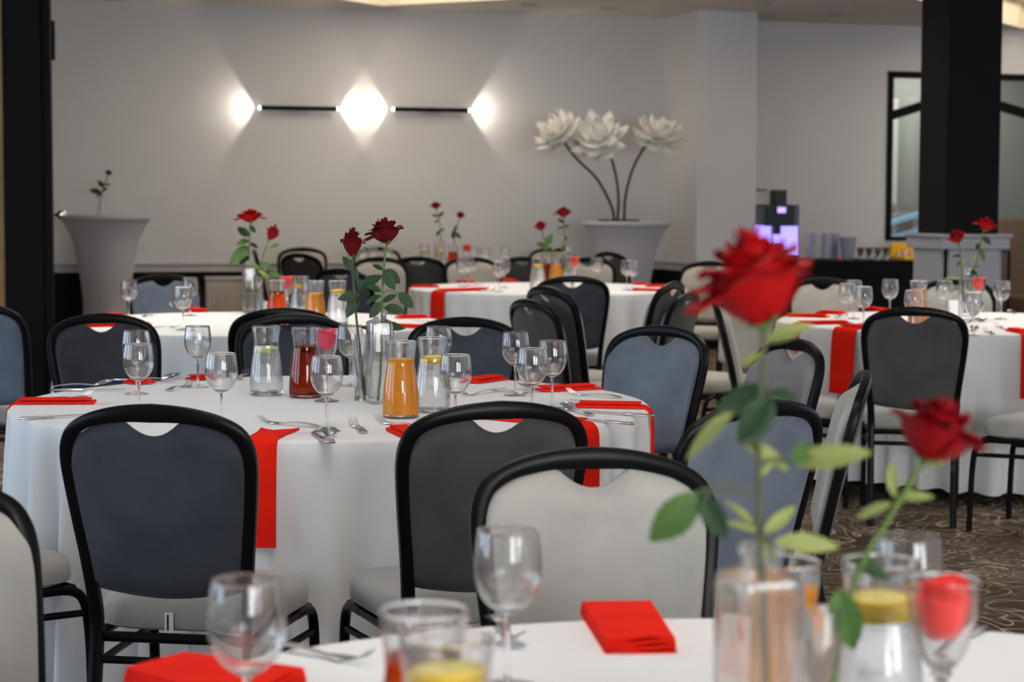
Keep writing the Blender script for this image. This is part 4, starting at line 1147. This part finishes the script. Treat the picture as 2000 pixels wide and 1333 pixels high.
rose('taller dark crimson rose on the middle table', [(737, 782), (744, 710), (746, 640), (747, 560), (751, 510), (756, 474)], vA.y, (752, 450), .088, 'rose_dark',
     [(748, 528, 728, 516, 'd'), (748, 532, 772, 566, 'd'), (750, 528, 786, 552, 'd'), (744, 578, 712, 592, 'd'), (743, 590, 722, 622, 'd'), (748, 592, 772, 572, 'd'), (750, 602, 792, 606, 'd'), (778, 572, 808, 602, 'd'), (746, 640, 792, 634, 'd'), (744, 570, 716, 556, 'd')], 'stem_green', .0032, fallen=(PI*.95,), open_=.92, tall=1.05, seed=2)
rose('shorter dark crimson rose in the slim tube on the middle table', [(711, 772), (704, 700), (698, 640), (693, 590), (690, 540), (688, 500)], tA.y, (688, 478), .068, 'rose_dark',
     [(704, 577, 660, 582, 'd'), (700, 582, 676, 620, 'd'), (697, 548, 722, 574, 'd'), (690, 530, 670, 500, 'd'), (690, 520, 698, 552, 'd'), (702, 568, 738, 534, 'd'), (705, 640, 722, 642, 'd')], 'stem_olive', .0034, open_=.80, tall=1.55, seed=5)
rose('bright red open rose on the back left table', [(482, 604), (485, 545), (487, 480), (489, 434)], vB.y, (488, 418), .115, 'rose_red',
     [(487, 462, 463, 443, 'd'), (486, 470, 460, 478, 'm'), (486, 482, 448, 512, 'm'), (486, 500, 466, 516, 'd'), (487, 476, 505, 484, 'd'), (487, 440, 500, 455, 'd'), (486, 512, 512, 528, 'l')], 'stem_green', .0034, fallen=(PI*1.0, 0.1), open_=.9, tall=.75, seed=4)
rose('smaller red rose bud on the back left table', [(503, 604), (501, 560), (512, 505), (526, 468)], tB.y, (534, 450), .072, 'rose_crimson',
     [(522, 488, 546, 474, 'l'), (516, 500, 534, 502, 'l'), (506, 520, 530, 514, 'm'), (505, 528, 528, 545, 'l'), (520, 530, 548, 540, 'm'), (503, 540, 512, 556, 'l')], 'stem_green', .0034, open_=.78, tall=1.5, seed=7)
rose('left crimson rose of the pair on the far centre table', [(1104, 530), (1090, 505), (1072, 490), (1058, 450)], vC.y, (1055, 437), .074, 'rose_crimson',
     [(1070, 484, 1047, 474, 'm'), (1068, 480, 1078, 456, 'm'), (1076, 490, 1092, 478, 'l'), (1072, 490, 1060, 484, 'd')], 'stem_green', .004, open_=.95, tall=1.1, seed=8)
rose('right crimson rose of the pair on the far centre table', [(1107, 532), (1104, 500), (1103, 470), (1101, 424)], vC.y, (1101, 409), .10, 'rose_crimson',
     [(1102, 445, 1086, 446, 'm'), (1102, 436, 1088, 428, 'd'), (1103, 440, 1112, 444, 'd'), (1103, 462, 1108, 470, 'd'), (1103, 478, 1096, 490, 'm'), (1104, 488, 1118, 496, 'm'), (1103, 470, 1090, 480, 'l')], 'stem_green', .004, fallen=(PI,), open_=.85, tall=.9, seed=9)
rose('left crimson rose on the farthest table', [(857, 488), (860, 450), (852, 408)], vE.y, (851, 399), .085, 'rose_crimson',
     [(855, 424, 843, 418, 'm'), (857, 430, 848, 436, 'd'), (857, 425, 866, 412, 'd'), (860, 452, 868, 446, 'd'), (859, 450, 852, 462, 'd')], 'stem_green', .004, open_=.9, tall=.9, seed=10)
rose('right crimson rose on the farthest table', [(886, 488), (890, 450), (898, 426)], vE2.y, (900, 418), .075, 'rose_crimson',
     [(893, 440, 886, 452, 'm'), (891, 450, 880, 464, 'd'), (890, 455, 900, 466, 'd'), (891, 452, 884, 468, 'd')], 'stem_green', .004, open_=.9, tall=.95, seed=11)
rose('left red rose on the right table before the plinth', [(1884, 612), (1881, 560), (1876, 500), (1872, 474)], vD.y, (1868, 462), .082, 'rose_crimson',
     [(1877, 500, 1860, 500, 'd'), (1876, 510, 1868, 522, 'm'), (1879, 545, 1846, 540, 'l'), (1880, 550, 1892, 566, 'm'), (1878, 520, 1888, 505, 'l')], 'stem_green', .0034, open_=.9, tall=1.05, seed=12)
rose('right red rose on the right table before the black column', [(1889, 612), (1897, 560), (1911, 495), (1922, 450)], vD.y, (1927, 437), .088, 'rose_red',
     [(1920, 462, 1936, 478, 'd'), (1912, 486, 1924, 510, 'm'), (1908, 500, 1896, 512, 'l'), (1902, 520, 1914, 520, 'm'), (1900, 525, 1904, 552, 'd'), (1912, 475, 1905, 490, 'd')], 'stem_green', .0034, fallen=(PI,), open_=.88, tall=.95, seed=13)

# ------------------------------------------------------------------ cocktail tables
def cocktail(px, D, R, H, label):
    x = (px-1000)*D/FPX
    t = thing('cocktail_table', label, 'cocktail table', (x, D, 0), .5, 'cocktail tables in grey stretch covers')
    prof = sm([(R-.004, H-.032), (R*.9, H-.075), (R*.74, H-.20), (R*.63, H-.37), (R*.54, H-.60), (R*.50, H-.80), (R*.56, .18), (R*.68, .03)], 4)
    seg = 64; vs = []; fs = []
    rows = prof
    for (r, z) in rows:
        f = max(0, (.5 - z)/.5)
        for k in range(seg):
            a = 2*PI*k/seg; rr = r*(1 + .22*f*abs(math.cos(2*a))**1.5 - .06*f)
            vs.append((rr*math.cos(a), rr*math.sin(a), z + (.10*f*(1-abs(math.cos(2*a))) if z < .1 else 0)))
    n = len(rows)
    fs = [(j*seg+k, j*seg+(k+1) % seg, (j+1)*seg+(k+1) % seg, (j+1)*seg+k) for j in range(n-1) for k in range(seg)]
    fs += [tuple(range(seg)), tuple((n-1)*seg+k for k in range(seg))]
    MB().add(vs, fs).build('stretch_cover', 'stretch_cloth', t, True, 50)
    MB().lathe([(0, H-.033), (R-.004, H-.033), (R, H-.029), (R, H-.005), (R-.005, H), (0, H)], 64).build('top_cover', 'stretch_cloth', t)
    for k in range(4):
        a = PI/2*k; MB().lathe([(0, 0), (.035, 0), (.035, .02), (0, .02)], 16, (R*.72*math.cos(a), R*.72*math.sin(a), 0)).build('foot', 'frame_black', t)
    return t
HL = 1.349 - (420-383)*16.7/FPX; HR = 1.349 - (432-387.5)*17.45/FPX
cocktail(207, 16.7, .375, HL, 'grey covered cocktail table in the left corner with a single rose')
cocktail(1221, 17.45, .385, HR, 'grey covered cocktail table carrying the white paper flowers')
D_ = 16.6
bp = PD(193, 418, D_)
bv = thing('bud_vase', 'tiny glass bud vase on the left cocktail table', 'vase', (bp.x, bp.y, HL + .001)); bv.scale = (1, 1, 1)
MB().lathe(shell(sm([(.014, 0), (.022, .006), (.022, .03), (.012, .055), (.011, .075)], 3), .0016, .006), 24).build('body', 'clear_glass', bv)
rose('single dark rose on the grey cocktail table at the left', [(193, 416.5), (196, 392), (204, 362), (211, 342)], bp.y, (213, 332), .062, 'rose_darkest',
     [(199, 380, 174, 368, 'd'), (199, 378, 186, 388, 'd'), (203, 366, 190, 352, 'd'), (204, 362, 216, 360, 'd'), (199, 376, 210, 366, 'd')], 'stem_olive', .005, 'dark rose', open_=.95, tall=.9, seed=14)

# ------------------------------------------------------------------ white paper flower sculpture
DS = 17.4
sb = PD(1208, 430, DS)
sc = thing('flower_sculpture', 'three giant white paper flowers on curved black stems above a flat base', 'sculpture', (sb.x, DS, HR))
def rel(px, py, dy=0): return PD(px, py, DS + dy) - Vector((sb.x, DS, HR))
MB().lathe([(0, .0005), (.18, .0005), (.183, .004), (.183, .010), (.18, .013), (0, .013)], 48).build('base_plate', 'black_paint', sc)
def lotus_petal():
    g = []
    for i in range(11):
        t = i/10; w = .26*max(0, math.sin(PI*t**.75))**.75 + .004; col = []
        for j in range(7):
            u = -1 + j/3; col.append((.30*math.sin(PI*t*.75) + .06*t*t*3*(t > .7)*0 + .10*(u*u)*-.5, u*w, t))
        g.append(col)
    return MB().sheet(g, .012).mesh('petal', 'paper_white', True, 60)
lp = lotus_petal()
for path, fc, size, ax, sd in (([(1199, 428), (1194, 402), (1166, 350), (1130, 314), (1106, 284)], (1092, 262), .25, (-.55, -.35, .75), 1), ([(1206, 428), (1208, 385), (1201, 335), (1186, 290)], (1168, 272), .28, (-.15, -.75, .65), 2), ([(1219, 428), (1222, 382), (1238, 325), (1266, 278)], (1284, 270), .25, (.18, -.25, .95), 3)):
    pts = [rel(x, y) for x, y in path]; pts[0].z = .012; fcw = rel(*fc)
    MB().tube(smooth_path([tuple(p) for p in pts] + [tuple(fcw)], 6), .011, 10).build('flower_stem', 'black_paint', sc)
    up = Vector(ax).normalized(); xx = Vector((1, 0, 0)); xx = (xx - up*xx.dot(up)).normalized(); yy = up.cross(xx)
    M = Matrix((xx, yy, up)).transposed().to_4x4() @ Matrix.Diagonal((size, size, size, 1)); M.translation = fcw
    fo = MB().lathe([(0, -.10), (.10, -.06), (.16, .05), (.13, .20), (.06, .28), (0, .29)], 18).build('flower', 'paper_white', sc); fo.matrix_local = M
    rnd = random.Random(sd)
    for (n, tilt, L, off) in ((5, .10, .72, 0), (6, .42, .85, .3), (8, .80, .95, .1), (9, 1.22, 1.0, .25), (7, 1.75, .85, 0)):
        for i in range(n):
            p = place('petal', lp, fo); a = 2*PI*i/n + off + rnd.uniform(-.12, .12)
            p.matrix_local = Matrix.Rotation(a, 4, 'Z') @ Matrix.Rotation(tilt + rnd.uniform(-.14, .14), 4, 'Y') @ Matrix.Diagonal((L, L*.95, L*rnd.uniform(.9, 1.05), 1)) @ Matrix.Translation((-.05, 0, 0))

# ------------------------------------------------------------------ coffee corner along the back wall
NF_ = 1.0
_, cz = WP(1500, 511, NF_); c1, _ = WP(1812, 511, NF_); cl = cs1 + .04
cnt = thing('buffet_table', 'long buffet table under a black cloth along the back wall', 'table', W(0, 0, 0), WROT)
MB().bbox(cl, c1, -NF_, -.12, cz-.02, cz, .006).build('cloth_top', 'black_paint', cnt, False)
gx = []
for i in range(121):
    x = cl + (c1-cl)*i/120; gx.append([(x, -NF_ + .004 - .012*(q/8)*(.5+.5*math.sin(i*.55)), cz - .015 - (cz-.04)*q/8) for q in range(9)])
MB().sheet(gx, .003).build('cloth_skirt', 'black_paint', cnt, True, 60)
for x in (cl+.08, c1-.08):
    for y in (-NF_+.08, -.2): MB().tube([(x, y, cz-.02), (x, y, 0)], .02, 10).build('leg', 'frame_black', cnt)
def wob(parent, name, m, px0, px1, py0, py1, n0, n1, b=.004, smooth=False):
    s0, za = WP(px0, py0, n1); s1, zb = WP(px1, py1, n1)
    return MB().bbox(s0, s1, -n1, -n0, max(zb, cz + .0008), za, b).build(name, m, parent, smooth)
cm = thing('coffee_machine', 'black coffee machine with purple lit side panels and small screen', 'coffee machine', W(0, 0, 0), WROT)
wob(cm, 'base', 'plastic_black', 1478, 1560, 499, 520, .25, .68)
wob(cm, 'body', 'plastic_black', 1497, 1552, 400, 442, .22, .62)
wob(cm, 'back_column', 'machine_grey', 1479, 1560, 400, 500, .20, .34)
wob(cm, 'side_cheek', 'machine_grey', 1472, 1499, 404, 440, .34, .60)
wob(cm, 'side_cheek', 'machine_grey', 1552, 1560, 400, 442, .34, .60)
wob(cm, 'light_panel', 'purple_glow', 1483, 1506, 441, 492, .34, .56)
wob(cm, 'light_panel', 'purple_glow', 1528, 1558, 441, 499, .34, .56)
sp_ = wob(cm, 'spout', 'plastic_black', 1511, 1525, 440, 458, .34, .60)
wob(cm, 'drip_tray', 'machine_grey', 1506, 1528, 478, 500, .34, .60)
scn = wob(cm, 'screen', 'plastic_black', 1515, 1538, 401, 420, .60, .632); wob(scn, 'display', 'screen_glow', 1519, 1535, 405, 416, .60, .636, .001)
hp = wob(cm, 'bean_hopper', 'plastic_black', 1517, 1537, 371, 400, .34, .50)
h2 = wob(cm, 'milk_hopper', 'clear_glass', 1479, 1498, 372, 402, .36, .46); wob(h2, 'hopper_lid', 'machine_grey', 1478, 1499, 369, 374, .35, .47)
def on_counter(px, n):
    s_, _ = WP(px, 505, n); return W(s_, n, cz + .001)
def cup_mesh():
    o = sm([(.024, 0), (.028, .003), (.034, .025), (.040, .055), (.041, .062)], 3)
    m = MB().lathe(shell(o, .003, .006), 24)
    m.tube(smooth_path([(.036, 0, .050), (.055, 0, .050), (.060, 0, .033), (.048, 0, .018), (.034, 0, .018)], 4), .004, 8)
    return m.mesh('coffee_cup', 'porcelain')
for j, (px, n) in enumerate(((1587, .62), (1612, .62), (1630, .50))):
    p = on_counter(px, n)
    for i in range(5):
        o = place('coffee_cup', cached('cup', cup_mesh), None, (p.x, p.y, p.z + i*.045), WROT + PI + .25*i)
        tag(o, ('lowest', 'second lowest', 'middle', 'second highest', 'topmost')[i] + (' porcelain cup in the stack nearest the coffee machine', ' porcelain cup in the middle stack on the buffet table', ' porcelain cup in the stack beside the grey bucket')[j], 'cup', ('cups stacked next to the machine', 'cups in the middle stack', 'cups stacked next to the bucket')[j])
p = on_counter(1655, .66); bk = thing('ice_bucket', 'grey metal bucket flaring upwards on the black buffet table', 'bucket', p)
MB().lathe(shell([(.052, 0), (.056, .004), (.078, .205), (.082, .210)], .003, .006), 36).build('body', 'porcelain', bk)
MB().tube([(-.08, 0, .205), (-.095, 0, .222), (-.07, -.02, .228)], .004, 8).build('handle', 'steel', bk)
for px, n, lab in ((1680, .60, 'small tumbler next to the grey bucket'), (1697, .62, 'second small tumbler right of the grey bucket'), (1714, .60, 'third small tumbler right of the grey bucket'), (1730, .58, 'small tumbler beside the yellow box')):
    p = on_counter(px, n)
    o = MB().lathe(shell([(.028, 0), (.030, .003), (.034, .11)], .0025, .008), 28).build('tumbler', 'clear_glass', None, loc=p); tag(o, lab, 'glass', 'tumblers on the buffet table')
for px, n, lab, m in ((1607, .86, 'small dark saucer before the cup stacks', 'machine_grey'), (1690, .84, 'shallow pale saucer before the tumblers', 'porcelain')):
    p = on_counter(px, n)
    o = MB().lathe([(0, 0), (.05, 0), (.055, .003), (.082, .016), (.085, .018), (.082, .020), (.052, .008), (0, .007)], 36).build('saucer', m, None, loc=p); tag(o, lab, 'saucer', 'saucers on the buffet table')
p = on_counter(1640, .88)
o = MB().lathe([(0, 0), (.02, 0), (.022, .004), (.022, .026), (.018, .03), (0, .03)], 20).build('tealight', 'candle_red', None, loc=p); tag(o, 'tiny red tealight in front of the grey bucket', 'tealight')
s0, z0 = WP(1739, 474, .55); s1, _ = WP(1790, 474, .55)
yb = thing('tea_box', 'open yellow tea box with packets on the black buffet table', 'box', W(0, 0, 0), WROT)
MB().bbox(s0-.01, s1+.03, -.86, -.56, cz+.001, cz+.028, .004).build('tray', 'yellow_card', yb, False)
MB().bbox(s0, s1+.03, -.57, -.54, cz+.028, z0, .004).build('lid', 'yellow_card', yb, False)
for i in range(6):
    x = s0 + .02 + i*.04
    MB().bbox(x, x+.034, -.66-.02*(i % 2), -.62-.02*(i % 2), cz+.020, cz+.075+.012*(i % 3), .004).build('packet', 'packet_pink' if i % 2 else 'packet_cream', yb, False)
# right edge: brown bench and a black frame beyond the column
s0, z0 = WP(1948, 426, .55); s1, _ = WP(2150, 426, .55); _, z1 = WP(1960, 545, .9)
be = thing('bench', 'brown upholstered bench behind the black column at the right edge', 'bench', W(0, 0, 0), WROT)
MB().bbox(s0, s1, -.55, -.35, .1, z0, .03, 3).build('backrest', 'brown_leather', be)
MB().bbox(s0, s1, -1.1, -.53, .1, .46, .04, 3).build('seat', 'brown_leather', be)
MB().bbox(s0+.03, s1-.03, -1.05, -.4, 0, .1, .004).build('plinth_base', 'black_paint', be, False)
q = [PD(1950, 492, 16.2), PD(1971, 492, 16.2), PD(1969, 560, 16.2), PD(1950, 560, 16.2)]
sf = thing('side_frame', 'thin black metal frame of a chair arm right of the plinth', 'frame', (q[0].x, 16.2, 0))  # frame taken as a chair arm
x0_, x1_ = 0, q[1].x - q[0].x; zt = q[0].z
for yy in (0, .35): MB().tube([(x0_, yy, 0), (x0_, yy, zt), (x1_, yy, zt), (x1_, yy, 0)], .013, 8).build('hoop', 'frame_black', sf)
for xx_ in (x0_, x1_): MB().tube([(xx_, 0, zt), (xx_, .35, zt)], .011, 8).build('rail', 'frame_black', sf)
